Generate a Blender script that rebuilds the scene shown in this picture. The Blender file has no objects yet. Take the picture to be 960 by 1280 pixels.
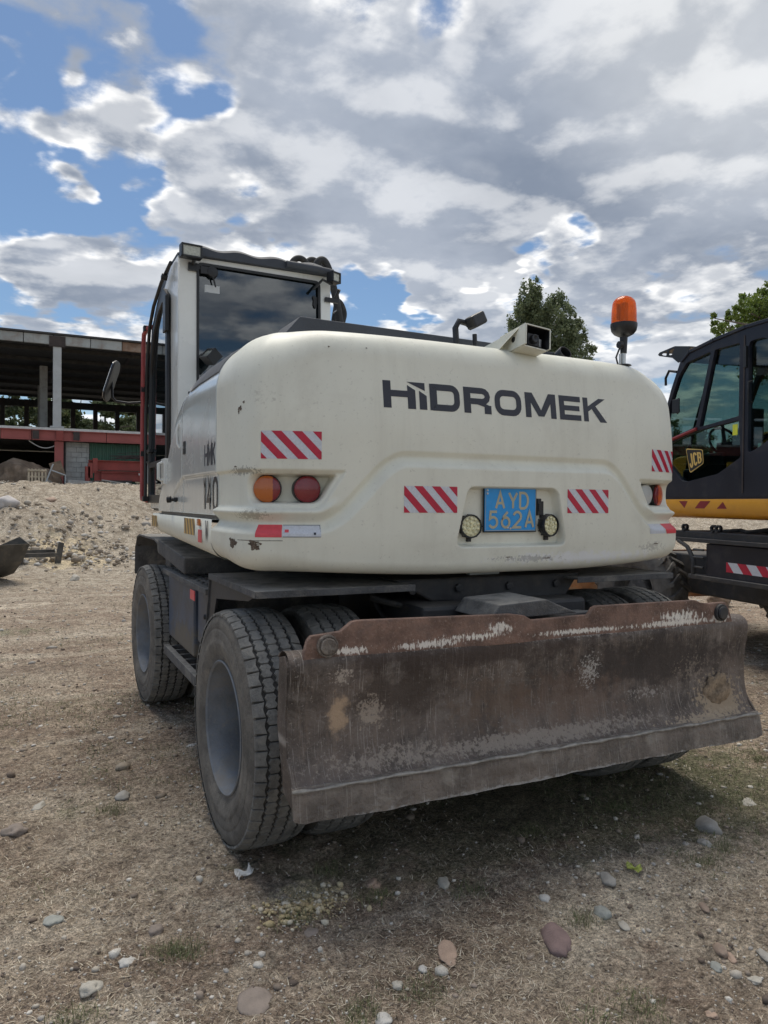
import bpy, bmesh, math, random
import numpy as np
from mathutils import Vector, Matrix
R=math.radians
random.seed(7); rng=np.random.default_rng(7)
SC=bpy.context.scene; COL=SC.collection

# ------------------------------------------------------------------ camera
CAMP=np.array([-2.117,-2.608,1.555])
def cam_rows(a,b,c):
    a,b,c=R(a),R(b),R(c)
    ca,sa=math.cos(a),math.sin(a);cb,sb=math.cos(b),math.sin(b);cc,sc=math.cos(c),math.sin(c)
    m=np.array([[ca,-sa,0],[0,0,-1.],[sa,ca,0]])
    return np.array([[cc,-sc,0],[sc,cc,0],[0,0,1]])@np.array([[1,0,0],[0,cb,-sb],[0,sb,cb]])@m
CR=cam_rows(25.885,.706,.497)
cd=bpy.data.cameras.new('camera'); cam=bpy.data.objects.new('camera',cd); COL.objects.link(cam); SC.camera=cam
cd.sensor_fit='VERTICAL'; cd.sensor_height=36; cd.sensor_width=27; cd.lens=924.3/1280*36; cd.clip_start=.05; cd.clip_end=3000
mw=Matrix.Identity(4)
for i in range(3):
    mw[i][0]=CR[0][i]; mw[i][1]=-CR[1][i]; mw[i][2]=-CR[2][i]; mw[i][3]=CAMP[i]
cam.matrix_world=mw

# ------------------------------------------------------------------ sky and sun
SUN_EL,SUN_AZ=66,8          # azimuth clockwise from +Y
W=bpy.data.worlds.new('World'); SC.world=W; W.use_nodes=True
class NT:
    def __init__(s,tree): s.t=tree; tree.nodes.clear()
    def n(s,typ,ins=None,**kw):
        o=s.t.nodes.new(typ)
        for k,v in kw.items(): setattr(o,k,v)
        for k,v in (ins or {}).items():
            if isinstance(v,bpy.types.NodeSocket): s.t.links.new(v,o.inputs[k])
            else: o.inputs[k].default_value=v
        return o
    def math(s,op,a,b=0.0,c=0.0,clamp=False):
        o=s.n('ShaderNodeMath',{0:a,1:b},operation=op,use_clamp=clamp)
        if op in('MULTIPLY_ADD','SMOOTH_MIN','COMPARE'): 
            if isinstance(c,bpy.types.NodeSocket): s.t.links.new(c,o.inputs[2])
            else: o.inputs[2].default_value=c
        return o.outputs[0]
    def ss(s,v,a,b):      # smoothstep map to 0..1
        return s.n('ShaderNodeMapRange',{'Value':v,'From Min':a,'From Max':b,'To Min':0.,'To Max':1.},interpolation_type='SMOOTHSTEP').outputs[0]
    def lin(s,v,a,b,c=0.,d=1.): return s.n('ShaderNodeMapRange',{'Value':v,'From Min':a,'From Max':b,'To Min':c,'To Max':d}).outputs[0]
    def mix(s,f,a,b,mode='MIX'):
        o=s.n('ShaderNodeMix',data_type='RGBA',blend_type=mode)
        for i,v in ((0,f),(6,a),(7,b)):
            if isinstance(v,bpy.types.NodeSocket): s.t.links.new(v,o.inputs[i])
            elif i==0: o.inputs[0].default_value=v
            else: o.inputs[i].default_value=tuple(v)+(1,) if len(v)==3 else v
        return o.outputs[2]
    def noise(s,vec,scale,detail=4,rough=.55,dist=0.,w=None):
        i={'Vector':vec,'Scale':scale,'Detail':detail,'Roughness':rough,'Distortion':dist}
        return s.n('ShaderNodeTexNoise',i).outputs[0]
    def vm(s,op,a,b=(0,0,0)):
        o=s.n('ShaderNodeVectorMath',{0:a,1:b},operation=op); return o
def pxdir(px,py):
    d=CR.T@np.array([(px-480)/924.3,(py-640)/924.3,1]); return d/np.linalg.norm(d)
sund=np.array([math.cos(R(SUN_EL))*math.sin(R(SUN_AZ)),math.cos(R(SUN_EL))*math.cos(R(SUN_AZ)),math.sin(R(SUN_EL))])
k=NT(W.node_tree)
sky=k.n('ShaderNodeTexSky',sky_type='NISHITA',sun_disc=False,sun_elevation=R(SUN_EL),sun_rotation=R(SUN_AZ),air_density=1.0,dust_density=.6,ozone_density=1.6)
geo=k.n('ShaderNodeTexCoord').outputs['Generated']
dn=k.vm('NORMALIZE',geo).outputs[0]
sx=k.n('ShaderNodeSeparateXYZ',{0:dn})
dz=k.math('MAXIMUM',k.math('ADD',sx.outputs[2],.16),.03)
pl=k.n('ShaderNodeCombineXYZ',{0:k.math('DIVIDE',sx.outputs[0],dz),1:k.math('DIVIDE',sx.outputs[1],dz),2:0.37}).outputs[0]
def cloudn(v):
    big=k.noise(v,1.6,3,.5); med=k.noise(v,3.9,10,.54,.1)
    return k.math('ADD',k.math('MULTIPLY',big,.34),k.math('MULTIPLY',med,.66))
n0=cloudn(pl)
ps_=(sund[0]/(sund[2]+.16),sund[1]/(sund[2]+.16),.37)
tow=k.vm('NORMALIZE',k.vm('SUBTRACT',ps_,pl).outputs[0]).outputs[0]
shift=k.vm('ADD',pl,k.vm('MULTIPLY',tow,(.11,.11,.0)).outputs[0]).outputs[0]
n1=cloudn(shift)
# the broken blue side of the sky is to the left of the machine, the solid grey deck to its right
cov=None
warp=k.n('ShaderNodeTexNoise',{'Vector':pl,'Scale':3.0,'Detail':4.,'Roughness':.5}).outputs[1]
wv_=k.vm('MULTIPLY',k.vm('SUBTRACT',warp,(.5,.5,.5)).outputs[0],(.34,.34,.26)).outputs[0]
dw=k.vm('NORMALIZE',k.vm('ADD',dn,wv_).outputs[0]).outputs[0]
for (px,py,rad,amt) in [(25,225,5,-.12),(90,250,4,-.10),(150,235,4,-.08),(190,225,3,-.07),(262,118,3.2,-.11),(200,120,3,-.07),(60,110,3,-.08),(160,12,5,-.07),(30,70,2.5,-.05),(275,250,2,-.10),(200,300,2.5,-.08),(250,310,2,-.06),(700,300,3.4,-.17),(735,300,2.0,-.10),(660,340,2.6,-.10),(480,375,4,-.12),(620,375,3,-.08),(780,360,3,-.06),(500,375,3,-.12),(630,370,2,-.10),(560,8,3,-.16),(440,30,3,-.10),(385,395,4,-.07),(850,430,3,-.06),(640,200,20,.12),(880,230,16,.12),(430,240,8,.12),(330,200,5,.12),(250,190,4,.17),(60,330,5,.13),(110,380,6,.10),(250,280,4.5,.16),(330,290,4,.10),(110,60,5,.10),(50,165,4,.18),(130,180,5,.13),(180,60,4,.08),(300,60,6,.13),(400,90,7,.10),(760,60,16,.12),(560,330,6,.10),(10,30,4,.12)]:
    d=pxdir(px,py)
    dot=k.vm('DOT_PRODUCT',dw,tuple(d)).outputs[1]
    g=k.math('MULTIPLY',k.ss(dot,math.cos(R(rad)),1.0),amt)
    cov=g if cov is None else k.math('ADD',cov,g)
side=k.math('MULTIPLY',k.vm('DOT_PRODUCT',dn,tuple(CR[0])).outputs[1],.05)
nn=k.math('ADD',k.math('ADD',n0,cov),side)
mask=k.ss(nn,.452,.568)
thick=k.ss(nn,.51,.64)
lit=k.ss(k.math('SUBTRACT',n0,n1),-.045,.085)
fine=k.noise(pl,6.0,8,.65,.3)
lit2=k.math('MULTIPLY_ADD',k.math('SUBTRACT',fine,.5),.55,lit,clamp=True)
grey=k.mix(k.ss(k.noise(pl,1.6,5),.35,.65),(.125,.150,.195),(.22,.245,.29))
white=(.70,.69,.67)
edgew=k.math('SUBTRACT',1.0,thick,clamp=True)
wmix=k.math('MULTIPLY_ADD',lit2,k.math('MULTIPLY_ADD',edgew,.62,.30),k.math('MULTIPLY',edgew,.09),clamp=True)
ccol=k.mix(wmix,grey,white)
# a brighter patch of cloud at the upper right, apart from the sun
sd=k.vm('DOT_PRODUCT',dn,tuple(pxdir(980,-60))).outputs[1]
glow=k.math('MULTIPLY',k.ss(sd,.955,1.0),.22)
ccol=k.mix(glow,ccol,(.80,.79,.75))
skyc=k.mix(1.0,sky.outputs[0],(.040,.046,.050),'MULTIPLY')
hz=k.ss(sx.outputs[2],.30,.0)
ccol=k.mix(k.math('MULTIPLY',hz,.40),ccol,(.40,.44,.49))
tot=k.mix(mask,skyc,ccol)
bgd=k.n('ShaderNodeBackground',{0:tot,1:1.0})
out=k.n('ShaderNodeOutputWorld',{0:bgd.outputs[0]})
sl=bpy.data.lights.new('sun','SUN'); sl.energy=1.5; sl.angle=R(34); sl.color=(1,.93,.82)
so=bpy.data.objects.new('sun',sl); COL.objects.link(so)
so.rotation_euler=Vector(sund).to_track_quat('Z','Y').to_euler(); so.location=(10,6,20)
SC.view_settings.view_transform='Standard'; SC.view_settings.look='None'; SC.view_settings.exposure=.98; SC.view_settings.gamma=1
SC.cycles.max_bounces=6; SC.cycles.diffuse_bounces=3; SC.cycles.glossy_bounces=3; SC.cycles.transparent_max_bounces=12; SC.cycles.use_denoising=True

# ------------------------------------------------------------------ materials
MATS={}
def mat(name,col,rough=.6,metal=0.,var=.12,vs=6.,dirt=None,da=.5,ds=3.,bump=0.,bs=60.,coat=0.,patches=(),emit=None,spec=.5,streak=None,fine=None,dustup=None,scratch=None,pst=1.):
    m=bpy.data.materials.new(name); m.use_nodes=True; q=NT(m.node_tree)
    v=q.n('ShaderNodeTexCoord').outputs['Object']
    n=q.noise(v,vs,6,.6)
    c=q.mix(q.ss(n,.3,.7),tuple(x*(1-var) for x in col),tuple(min(1,x*(1+var)) for x in col))
    rsock=q.lin(n,.3,.7,max(.02,rough-.06),min(1,rough+.06))
    if fine:
        fn=q.noise(v,fine[1],4,.7); c=q.mix(q.math('MULTIPLY',q.ss(fn,fine[3] if len(fine)>3 else .55,.7),fine[2]),c,fine[0])
    if streak:      # runs down the surface: noise stretched in z
        mp=q.n('ShaderNodeMapping',{'Vector':v,'Scale':(streak[2],streak[2],streak[2]*.07)}).outputs[0]
        sn=q.noise(mp,1.0,5,.65); c=q.mix(q.math('MULTIPLY',q.ss(sn,.5,.72),streak[1]),c,streak[0])
    if dirt:
        dnn=q.noise(v,ds,9,.7,.4); f=q.math('MULTIPLY',q.ss(dnn,.48,.68),da)
        c=q.mix(f,c,dirt); rsock=q.math('ADD',rsock,q.math('MULTIPLY',f,.3),clamp=True)
    if dustup:      # dust lying on faces that look up
        nz=q.n('ShaderNodeSeparateXYZ',{0:q.n('ShaderNodeNewGeometry').outputs['Normal']}).outputs[2]
        f=q.math('MULTIPLY',q.ss(nz,.35,.95),q.math('MULTIPLY',q.ss(q.noise(v,9,6,.7),.25,.6),dustup[1])); c=q.mix(f,c,dustup[0]); rsock=q.math('ADD',rsock,q.math('MULTIPLY',f,.4),clamp=True)
    if scratch:
        for (ang,th_s,se) in ((.35,.655,3.),(-.5,.665,9.),(1.35,.66,17.),(.02,.67,29.)):
            mp=q.n('ShaderNodeMapping',{'Vector':v,'Rotation':(0,ang,0),'Location':(se,se,se),'Scale':(260,1,4.5)}).outputs[0]
            c=q.mix(q.math('MULTIPLY',q.ss(q.noise(mp,1.0,2,.5),th_s,th_s+.05),scratch[1]),c,scratch[0])
    vp=q.vm('MULTIPLY',v,(1,1,pst)).outputs[0]
    for (ce,ra,pc,amt,sc,thr) in patches:
        dv=q.vm('DIVIDE',q.vm('SUBTRACT',v,ce).outputs[0],ra).outputs[0]
        ln=q.vm('LENGTH',dv).outputs[1]
        pn=q.math('ADD',q.math('SUBTRACT',1.0,ln),q.math('MULTIPLY',q.math('SUBTRACT',q.noise(vp,sc,7,.7),.5),2.6))
        f=q.math('MULTIPLY',q.ss(pn,thr,thr+(.25 if sc>40 else .6)),amt); c=q.mix(f,c,pc); rsock=q.math('ADD',rsock,q.math('MULTIPLY',f,.35),clamp=True)
    b=q.n('ShaderNodeBsdfPrincipled',{'Base Color':c,'Roughness':rsock,'Metallic':metal})
    b.inputs['Specular IOR Level'].default_value=spec
    if coat: b.inputs['Coat Weight'].default_value=coat; b.inputs['Coat Roughness'].default_value=.12
    if emit: b.inputs['Emission Color'].default_value=emit+(1,); b.inputs['Emission Strength'].default_value=1
    if bump:
        bn=q.noise(v,bs,6,.65); bp=q.n('ShaderNodeBump',{'Height':bn,'Strength':bump,'Distance':.02}); q.t.links.new(bp.outputs[0],b.inputs['Normal'])
    q.n('ShaderNodeOutputMaterial',{0:b.outputs[0]})
    MATS[name]=m; return m
def glass(name,tint,gloss=.0,dark=None,transp=1.):
    m=bpy.data.materials.new(name); m.use_nodes=True; q=NT(m.node_tree)
    tr=q.n('ShaderNodeBsdfTransparent',{0:tuple(tint)+(1,)})
    gl=q.n('ShaderNodeBsdfGlossy',{0:(.9,.95,1,1),'Roughness':.015})
    ge=q.n('ShaderNodeNewGeometry'); ca=q.math('ABSOLUTE',q.vm('DOT_PRODUCT',ge.outputs['Incoming'],ge.outputs['Normal']).outputs[1])
    fr=q.math('MULTIPLY_ADD',q.math('POWER',q.math('SUBTRACT',1.0,ca,clamp=True),5.0),.9,.045)
    f=q.math('ADD',fr,gloss,clamp=True)
    base=tr.outputs[0]
    if dark:
        df=q.n('ShaderNodeBsdfDiffuse',{0:tuple(dark)+(1,)}); base=q.n('ShaderNodeMixShader',{0:1-transp,1:tr.outputs[0],2:df.outputs[0]}).outputs[0]
    mx=q.n('ShaderNodeMixShader',{0:f,1:base,2:gl.outputs[0]})
    q.n('ShaderNodeOutputMaterial',{0:mx.outputs[0]}); return m
def lens(name,col,rough=.2,em=0,sc=90):      # moulded plastic lens with fine ribs
    m=bpy.data.materials.new(name); m.use_nodes=True; q=NT(m.node_tree)
    v=q.n('ShaderNodeTexCoord').outputs['Object']
    wv=q.n('ShaderNodeTexWave',{'Vector':v,'Scale':sc,'Distortion':0.},bands_direction='X').outputs[1]
    b=q.n('ShaderNodeBsdfPrincipled',{'Base Color':tuple(col)+(1,),'Roughness':rough})
    b.inputs['Coat Weight'].default_value=.7; b.inputs['Subsurface Weight'].default_value=.0
    bp=q.n('ShaderNodeBump',{'Height':wv,'Strength':.35,'Distance':.004}); q.t.links.new(bp.outputs[0],b.inputs['Normal'])
    q.n('ShaderNodeOutputMaterial',{0:b.outputs[0]}); return m
DUST=(.30,.26,.21)
PAINT=dict(rough=.50,var=.03,vs=3,coat=.06,spec=.4,bump=.03,bs=14)
white_m=mat('cream_paint',(.78,.775,.665),streak=((.60,.58,.48),.25,11),dirt=(.55,.52,.43),da=.26,ds=2.4,fine=((.36,.34,.28),55,.30,.60),
  patches=[((.45,.33,1.29),(.75,.3,.05),(.80,.80,.80),.75,26,.25),((.1,.30,1.29),(.35,.3,.03),(.33,.32,.30),.6,60,.45),((-1.22,.55,1.50),(.10,.2,.035),(.30,.28,.22),.6,70,.30),((-1.24,.6,1.69),(.10,.2,.03),(.25,.24,.20),.7,75,.35),((-1.2,.5,2.02),(.3,.3,.2),(.50,.48,.40),.3,55,.85),((.95,.45,1.33),(.25,.3,.06),(.40,.38,.34),.6,60,.5)],**PAINT)
side_m=mat('grey_white_paint',(.66,.69,.66),rough=.22,var=.03,vs=3,coat=.6,streak=((.45,.44,.38),.2,9),dirt=(.42,.41,.36),da=.25,ds=3)
cab_m=mat('cab_white_paint',(.76,.77,.73),rough=.3,var=.03,vs=3,coat=.4,streak=((.42,.40,.34),.25,10),dirt=(.5,.48,.42),da=.2,ds=3)
letter_m=mat('charcoal_vinyl',(.022,.024,.036),rough=.35,var=.1,fine=((.2,.19,.16),70,.12,.6))
hmk_m=mat('faded_vinyl',(.035,.035,.048),rough=.5,var=.3,fine=((.30,.30,.28),60,.3,.6))
red_m=mat('red_reflective',(.50,.012,.045),rough=.4,var=.1,vs=40)
wht_m=mat('silver_reflective',(.62,.65,.70),rough=.38,var=.08,vs=120,dirt=(.45,.43,.40),da=.2,ds=20)
redl_m=mat('faded_red_reflective',(.72,.08,.10),rough=.4,var=.08,vs=40)
yel_m=mat('yellow_tape',(.62,.40,.12),rough=.5,var=.15,dirt=(.4,.33,.22),da=.5,ds=30)
brn_m=mat('brown_tape',(.22,.16,.10),rough=.5,var=.15)
chip_m=mat('rusty_chip',(.12,.085,.06),rough=.9,var=.4,vs=60,fine=((.35,.33,.27),90,.8,.5),bump=.5,bs=120)
roof_m=mat('roof_plastic',(.045,.052,.065),rough=.6,var=.15,dustup=((.16,.16,.16),.6),bump=.15,bs=90)
black_m=mat('black_plastic',(.014,.015,.017),rough=.42,var=.2,dustup=(DUST,.35))
rubber_m=mat('hose_rubber',(.03,.03,.03),rough=.7,var=.25,bump=.15,bs=120,dirt=DUST,da=.15,ds=20)
dark_m=mat('black_frame_paint',(.032,.033,.036),rough=.55,var=.3,dirt=(.12,.105,.085),da=.5,ds=5,bump=.08,bs=60,dustup=((.13,.12,.105),.55))
fend_m=mat('dusty_fender_steel',(.085,.086,.088),rough=.72,var=.3,vs=9,dirt=(.26,.24,.21),da=.75,ds=7,bump=.45,bs=90,fine=((.15,.14,.125),75,.5,.5),dustup=((.30,.285,.255),.95))
tank_m=mat('blue_black_tank_paint',(.062,.08,.115),rough=.5,var=.3,dirt=(.16,.14,.11),da=.55,ds=4,patches=[((-1.15,2.2,.62),(.4,.6,.16),(.17,.145,.11),.9,9,-.1)])
rim_m=mat('blue_grey_rim_paint',(.175,.19,.21),rough=.6,var=.2,vs=7,dirt=(.25,.225,.19),da=.6,ds=5,bump=.2,bs=60,fine=((.27,.24,.20),50,.5,.52))
tyre_m=mat('worn_tyre_side',(.145,.133,.115),rough=.9,var=.3,vs=9,dirt=(.27,.24,.20),da=.7,ds=6,bump=.4,bs=70,fine=((.055,.052,.048),60,.5,.5))
tread_m=mat('worn_tyre_tread',(.20,.195,.18),rough=.92,var=.3,vs=14,dirt=(.31,.29,.25),da=.65,ds=9,bump=.5,bs=110,fine=((.10,.097,.09),90,.5,.52))
groove_m=mat('tyre_groove',(.07,.067,.062),rough=.95,var=.2)
rust_m=mat('worn_blade_steel',(.120,.095,.079),rough=.52,metal=.1,var=.55,vs=3.6,spec=.4,
  streak=((.215,.165,.13),.7,30),dirt=(.26,.225,.195),da=.65,ds=5.5,fine=((.36,.32,.28),75,.75,.57),bump=.5,bs=50,scratch=((.50,.45,.40),.7),
  patches=[((-.45,.0,.93),(.9,.3,.09),(.060,.042,.034),.75,9,.1),((.55,.0,.80),(.75,.3,.16),(.055,.045,.040),.8,9,.0),((-.75,.0,.80),(.35,.3,.12),(.075,.055,.043),.7,12,.1),((.1,.0,.70),(.5,.3,.2),(.20,.135,.10),.5,14,.2),((-.3,0,.72),(.35,.3,.2),(.175,.12,.085),.6,18,.25),
    ((-1.035,.04,.745),(.060,.3,.105),(.50,.36,.24),.95,13,.10),((-.90,.04,.74),(.11,.3,.12),(.42,.35,.28),.8,55,.42),((-1.03,.04,.89),(.11,.3,.08),(.50,.43,.36),.85,60,.6),
    ((-.1,-.05,.55),(1.2,.3,.06),(.34,.295,.25),.8,50,.45),((-.85,-.09,.56),(.6,.3,.10),(.36,.31,.26),.75,48,.55),((.2,-.05,.80),(.14,.3,.17),(.50,.47,.43),.9,80,.60),((.55,-.05,.66),(.35,.3,.08),(.42,.38,.34),.8,70,.70),((-.3,-.05,.82),(.7,.3,.12),(.50,.43,.36),.7,95,.92),((.85,-.05,.75),(.3,.3,.2),(.34,.28,.22),.6,75,.7),
    ((1.02,-.02,.58),(.22,.3,.17),(.42,.33,.23),.9,45,.25),((.90,0,.50),(.40,.3,.07),(.46,.37,.27),.85,45,.3),((0,0,.975),(1.3,.3,.022),(.38,.35,.31),.75,50,.25)])
flange_m=mat('rusty_flange_steel',(.20,.120,.088),rough=.7,var=.5,vs=7,dirt=(.14,.105,.09),da=.6,ds=7,fine=((.36,.26,.20),80,.6,.52),bump=.5,bs=60,pst=.4,
  patches=[((-.99,.0,.985),(.14,.3,.034),(.84,.78,.70),.95,110,.50),((-.42,.0,1.0),(.45,.3,.042),(.86,.80,.71),.95,75,.66),((-.30,.0,1.03),(.15,.3,.06),(.86,.80,.71),.9,65,.60),((-.65,.0,.985),(.3,.3,.03),(.84,.78,.70),.9,100,.5),((.15,.0,.985),(.45,.3,.022),(.80,.75,.67),.95,120,.45),((.76,.0,1.015),(.30,.3,.06),(.86,.81,.72),.95,60,.56),((.72,.0,.985),(.45,.3,.026),(.84,.79,.70),.9,100,.42),((1.04,.0,.99),(.10,.3,.035),(.68,.64,.58),.9,70,.3)])
edge_m=mat('scraped_cutting_edge',(.21,.175,.145),rough=.62,metal=.1,var=.35,vs=7,dirt=(.36,.32,.27),da=.85,ds=11,bump=1.,bs=40,scratch=((.5,.47,.43),.6),fine=((.11,.085,.068),55,.6,.54),patches=[((0,0,.385),(1.4,.3,.018),(.48,.46,.43),.8,30,.1),((-.3,0,.44),(.5,.3,.05),(.15,.115,.09),.6,14,.3)])
glass_lamp=mat('lamp_glass',(.42,.43,.36),rough=.15,var=.2,vs=60,coat=.8)
led_m=mat('led_lens',(.70,.66,.40),rough=.15,var=.3,vs=90,coat=.9)
chrome_m=mat('zinc_steel',(.5,.5,.48),rough=.3,metal=.9,var=.2,vs=20)
amber_m=lens('amber_lens',(.50,.12,.01)); redlens_m=lens('red_lens',(.21,.005,.014)); whitelens_m=lens('clear_lens',(.55,.57,.56)); orangel_m=lens('orange_lens',(.70,.10,.02))
plate_m=mat('plate_blue',(.02,.32,.76),rough=.4,var=.05,vs=30,dirt=(.2,.3,.45),da=.15,ds=30)
plateb_m=mat('plate_print',(.46,.43,.30),rough=.5,var=.1)
redpipe_m=mat('red_rail_paint',(.36,.06,.06),rough=.45,var=.15,dirt=(.30,.14,.12),da=.4,ds=12)
darkglass=glass('cab_glass',(.26,.31,.32),.07,(.010,.016,.018),.45)
mirror_m=mat('mirror_face',(.75,.77,.8),rough=.05,metal=1.,var=.02)
grille_m=mat('grille_grey',(.42,.42,.43),rough=.5,var=.1)
beacon_m=bpy.data.materials.new('beacon_dome'); beacon_m.use_nodes=True
q=NT(beacon_m.node_tree); vv=q.n('ShaderNodeTexCoord').outputs['Object']
b=q.n('ShaderNodeBsdfPrincipled',{'Base Color':(.78,.17,.015,1),'Roughness':.15}); b.inputs['Coat Weight'].default_value=.8
trn=q.n('ShaderNodeBsdfTransparent',{0:(1,.40,.06,1)}); trl=q.n('ShaderNodeBsdfTranslucent',{0:(1,.26,.03,1)})
m1=q.n('ShaderNodeMixShader',{0:.28,1:b.outputs[0],2:trl.outputs[0]}); m2=q.n('ShaderNodeMixShader',{0:.52,1:m1.outputs[0],2:trn.outputs[0]})
q.n('ShaderNodeOutputMaterial',{0:m2.outputs[0]})

# ------------------------------------------------------------------ mesh helpers
class MB:
    def __init__(s): s.v=[];s.f=[];s.m=[]
    def add(s,vs,fs,mi=0):
        b=len(s.v); s.v+= [tuple(float(c) for c in p) for p in vs]; s.f+=[tuple(i+b for i in f) for f in fs]; s.m+=[mi]*len(fs); return s
    def box(s,x0,x1,y0,y1,z0,z1,mi=0):
        vs=[(x,y,z) for z in(z0,z1) for y in(y0,y1) for x in(x0,x1)]
        return s.add(vs,[(0,2,3,1),(4,5,7,6),(0,1,5,4),(2,6,7,3),(0,4,6,2),(1,3,7,5)],mi)
    def obox(s,c,h,rot=None,mi=0):      # centre, half sizes, rotation matrix
        vs=[]
        for z in(-1,1):
            for y in(-1,1):
                for x in(-1,1):
                    p=Vector((x*h[0],y*h[1],z*h[2])); p=(rot@p if rot else p)+Vector(c); vs.append(p)
        return s.add(vs,[(0,2,3,1),(4,5,7,6),(0,1,5,4),(2,6,7,3),(0,4,6,2),(1,3,7,5)],mi)
    def prism(s,poly,ext,mi=0,caps=True):
        n=len(poly); P=[Vector(p) for p in poly]; Q=[p+Vector(ext) for p in P]
        fs=[(i,(i+1)%n,n+(i+1)%n,n+i) for i in range(n)]
        if caps: fs+=[tuple(range(n))[::-1],tuple(range(n,2*n))]
        return s.add(P+Q,fs,mi)
    def tube(s,pts,r,n=10,mi=0,cap=True):
        P=[Vector(p) for p in pts]; rr=r if isinstance(r,(list,tuple)) else [r]*len(P)
        t0=(P[1]-P[0]).normalized(); up=Vector((0,0,1)) if abs(t0.z)<.9 else Vector((1,0,0)); nx=t0.cross(up).normalized(); vs=[]
        for i,p in enumerate(P):
            t=(P[min(i+1,len(P)-1)]-P[max(i-1,0)]).normalized(); nx=(nx-t*nx.dot(t)).normalized(); ny=t.cross(nx)
            for j in range(n):
                a=2*math.pi*j/n; vs.append(p+(nx*math.cos(a)+ny*math.sin(a))*rr[i])
        fs=[(i*n+j,i*n+(j+1)%n,(i+1)*n+(j+1)%n,(i+1)*n+j) for i in range(len(P)-1) for j in range(n)]
        if cap: fs+=[tuple(range(n))[::-1],tuple(range((len(P)-1)*n,len(P)*n))]
        return s.add(vs,fs,mi)
    def lathe(s,prof,o=(0,0,0),ax=(1,0,0),n=32,mi=0,cap=False):      # prof: (along, radius)
        a=Vector(ax).normalized(); u=a.orthogonal().normalized(); w=a.cross(u); vs=[]
        for (h,r) in prof:
            for j in range(n):
                t=2*math.pi*j/n; vs.append(Vector(o)+a*h+(u*math.cos(t)+w*math.sin(t))*max(r,1e-4))
        k2=len(prof); fs=[(i*n+j,i*n+(j+1)%n,(i+1)*n+(j+1)%n,(i+1)*n+j) for i in range(k2-1) for j in range(n)]
        if cap: fs+=[tuple(range(n))[::-1],tuple(range((k2-1)*n,k2*n))]
        mis=mi if isinstance(mi,list) else None
        if mis:
            b=len(s.v); s.v+=[tuple(p) for p in vs]
            for i in range(k2-1):
                for j in range(n): s.f.append(tuple(b+x for x in fs[i*n+j])); s.m.append(mis[i])
            return s
        return s.add(vs,fs,mi)
    def build(s,name,mats,parent=None,smooth=False,bevel=0,autos=None,**props):
        me=bpy.data.meshes.new(name); me.from_pydata(s.v,[],s.f); 
        if not isinstance(mats,(list,tuple)): mats=[mats]
        for m in mats: me.materials.append(m)
        me.polygons.foreach_set('material_index',s.m)
        bm=bmesh.new(); bm.from_mesh(me); bmesh.ops.recalc_face_normals(bm,faces=bm.faces)
        if smooth or autos:
            for f in bm.faces: f.smooth=True
            lim=R(autos or 40)
            for e in bm.edges:
                if len(e.link_faces)==2 and e.calc_face_angle(0)>lim: e.smooth=False
        bm.to_mesh(me); bm.free()
        return obj(name,me,parent,bevel,**props)
def obj(name,me,parent=None,bevel=0,**props):
    o=bpy.data.objects.new(name,me); COL.objects.link(o)
    if parent is not None: setp(o,parent)
    if bevel:
        b=o.modifiers.new('bevel','BEVEL'); b.width=bevel; b.segments=2; b.limit_method='ANGLE'; b.angle_limit=R(35)
        b.harden_normals=False
    for k_,v_ in props.items(): o[k_]=v_
    return o
def setp(o,p):
    o.parent=p
    if p.get('local'): return
    o.matrix_parent_inverse=Matrix.Translation(-Vector(p.location))
def thing(name,label,cat,loc,group=None,local=False,rz=0):
    o=bpy.data.objects.new(name,None); COL.objects.link(o); o.location=loc; o.rotation_euler=(0,0,rz)
    o['label']=label;o['category']=cat
    if group:o['group']=group
    if local:o['local']=1
    o.empty_display_size=.2
    return o
def tag(o,label,cat,group=None):
    o['label']=label;o['category']=cat
    if group:o['group']=group
    return o
def npmesh(name,V,Fq,mat_,smooth=True,tris=False):
    me=bpy.data.meshes.new(name); n=len(Fq); w=3 if tris else 4
    me.vertices.add(len(V)); me.vertices.foreach_set('co',np.asarray(V,dtype=np.float32).ravel())
    me.loops.add(n*w); me.loops.foreach_set('vertex_index',np.asarray(Fq,dtype=np.int32).ravel())
    me.polygons.add(n); me.polygons.foreach_set('loop_start',np.arange(0,n*w,w,dtype=np.int32))
    me.polygons.foreach_set('use_smooth',np.full(n,smooth)); me.update(calc_edges=True); me.materials.append(mat_)
    return me
def grid_faces(nu,nv):
    i=np.arange(nu-1)[:,None]*nv+np.arange(nv-1)[None,:]; i=i.ravel(); return np.stack([i,i+nv,i+nv+1,i+1],1)
def plate(name,outer,holes,thick,mp,mats,parent=None,bevel=0,**props):
    """flat sheet with openings: outline and holes in 2D, mp maps (u,v,w) to 3D"""
    cu=bpy.data.curves.new(name,'CURVE'); cu.dimensions='2D'; cu.fill_mode='BOTH'; cu.extrude=thick/2
    for poly in [outer]+list(holes):
        sp=cu.splines.new('POLY'); sp.points.add(len(poly)-1); sp.use_cyclic_u=True
        for i_,p in enumerate(poly): sp.points[i_].co=(p[0],p[1],0,1)
    t=bpy.data.objects.new('tmp',cu); me=bpy.data.meshes.new_from_object(t); bpy.data.objects.remove(t); bpy.data.curves.remove(cu)
    for v_ in me.vertices: v_.co=Vector(mp(v_.co.x,v_.co.y,v_.co.z))
    me.materials.clear()
    for m in (mats if isinstance(mats,(list,tuple)) else [mats]): me.materials.append(m)
    bm=bmesh.new(); bm.from_mesh(me); bmesh.ops.remove_doubles(bm,verts=bm.verts,dist=1e-5); bmesh.ops.recalc_face_normals(bm,faces=bm.faces); bm.to_mesh(me); bm.free()
    me.name=name
    return obj(name,me,parent,bevel,**props)
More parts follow.
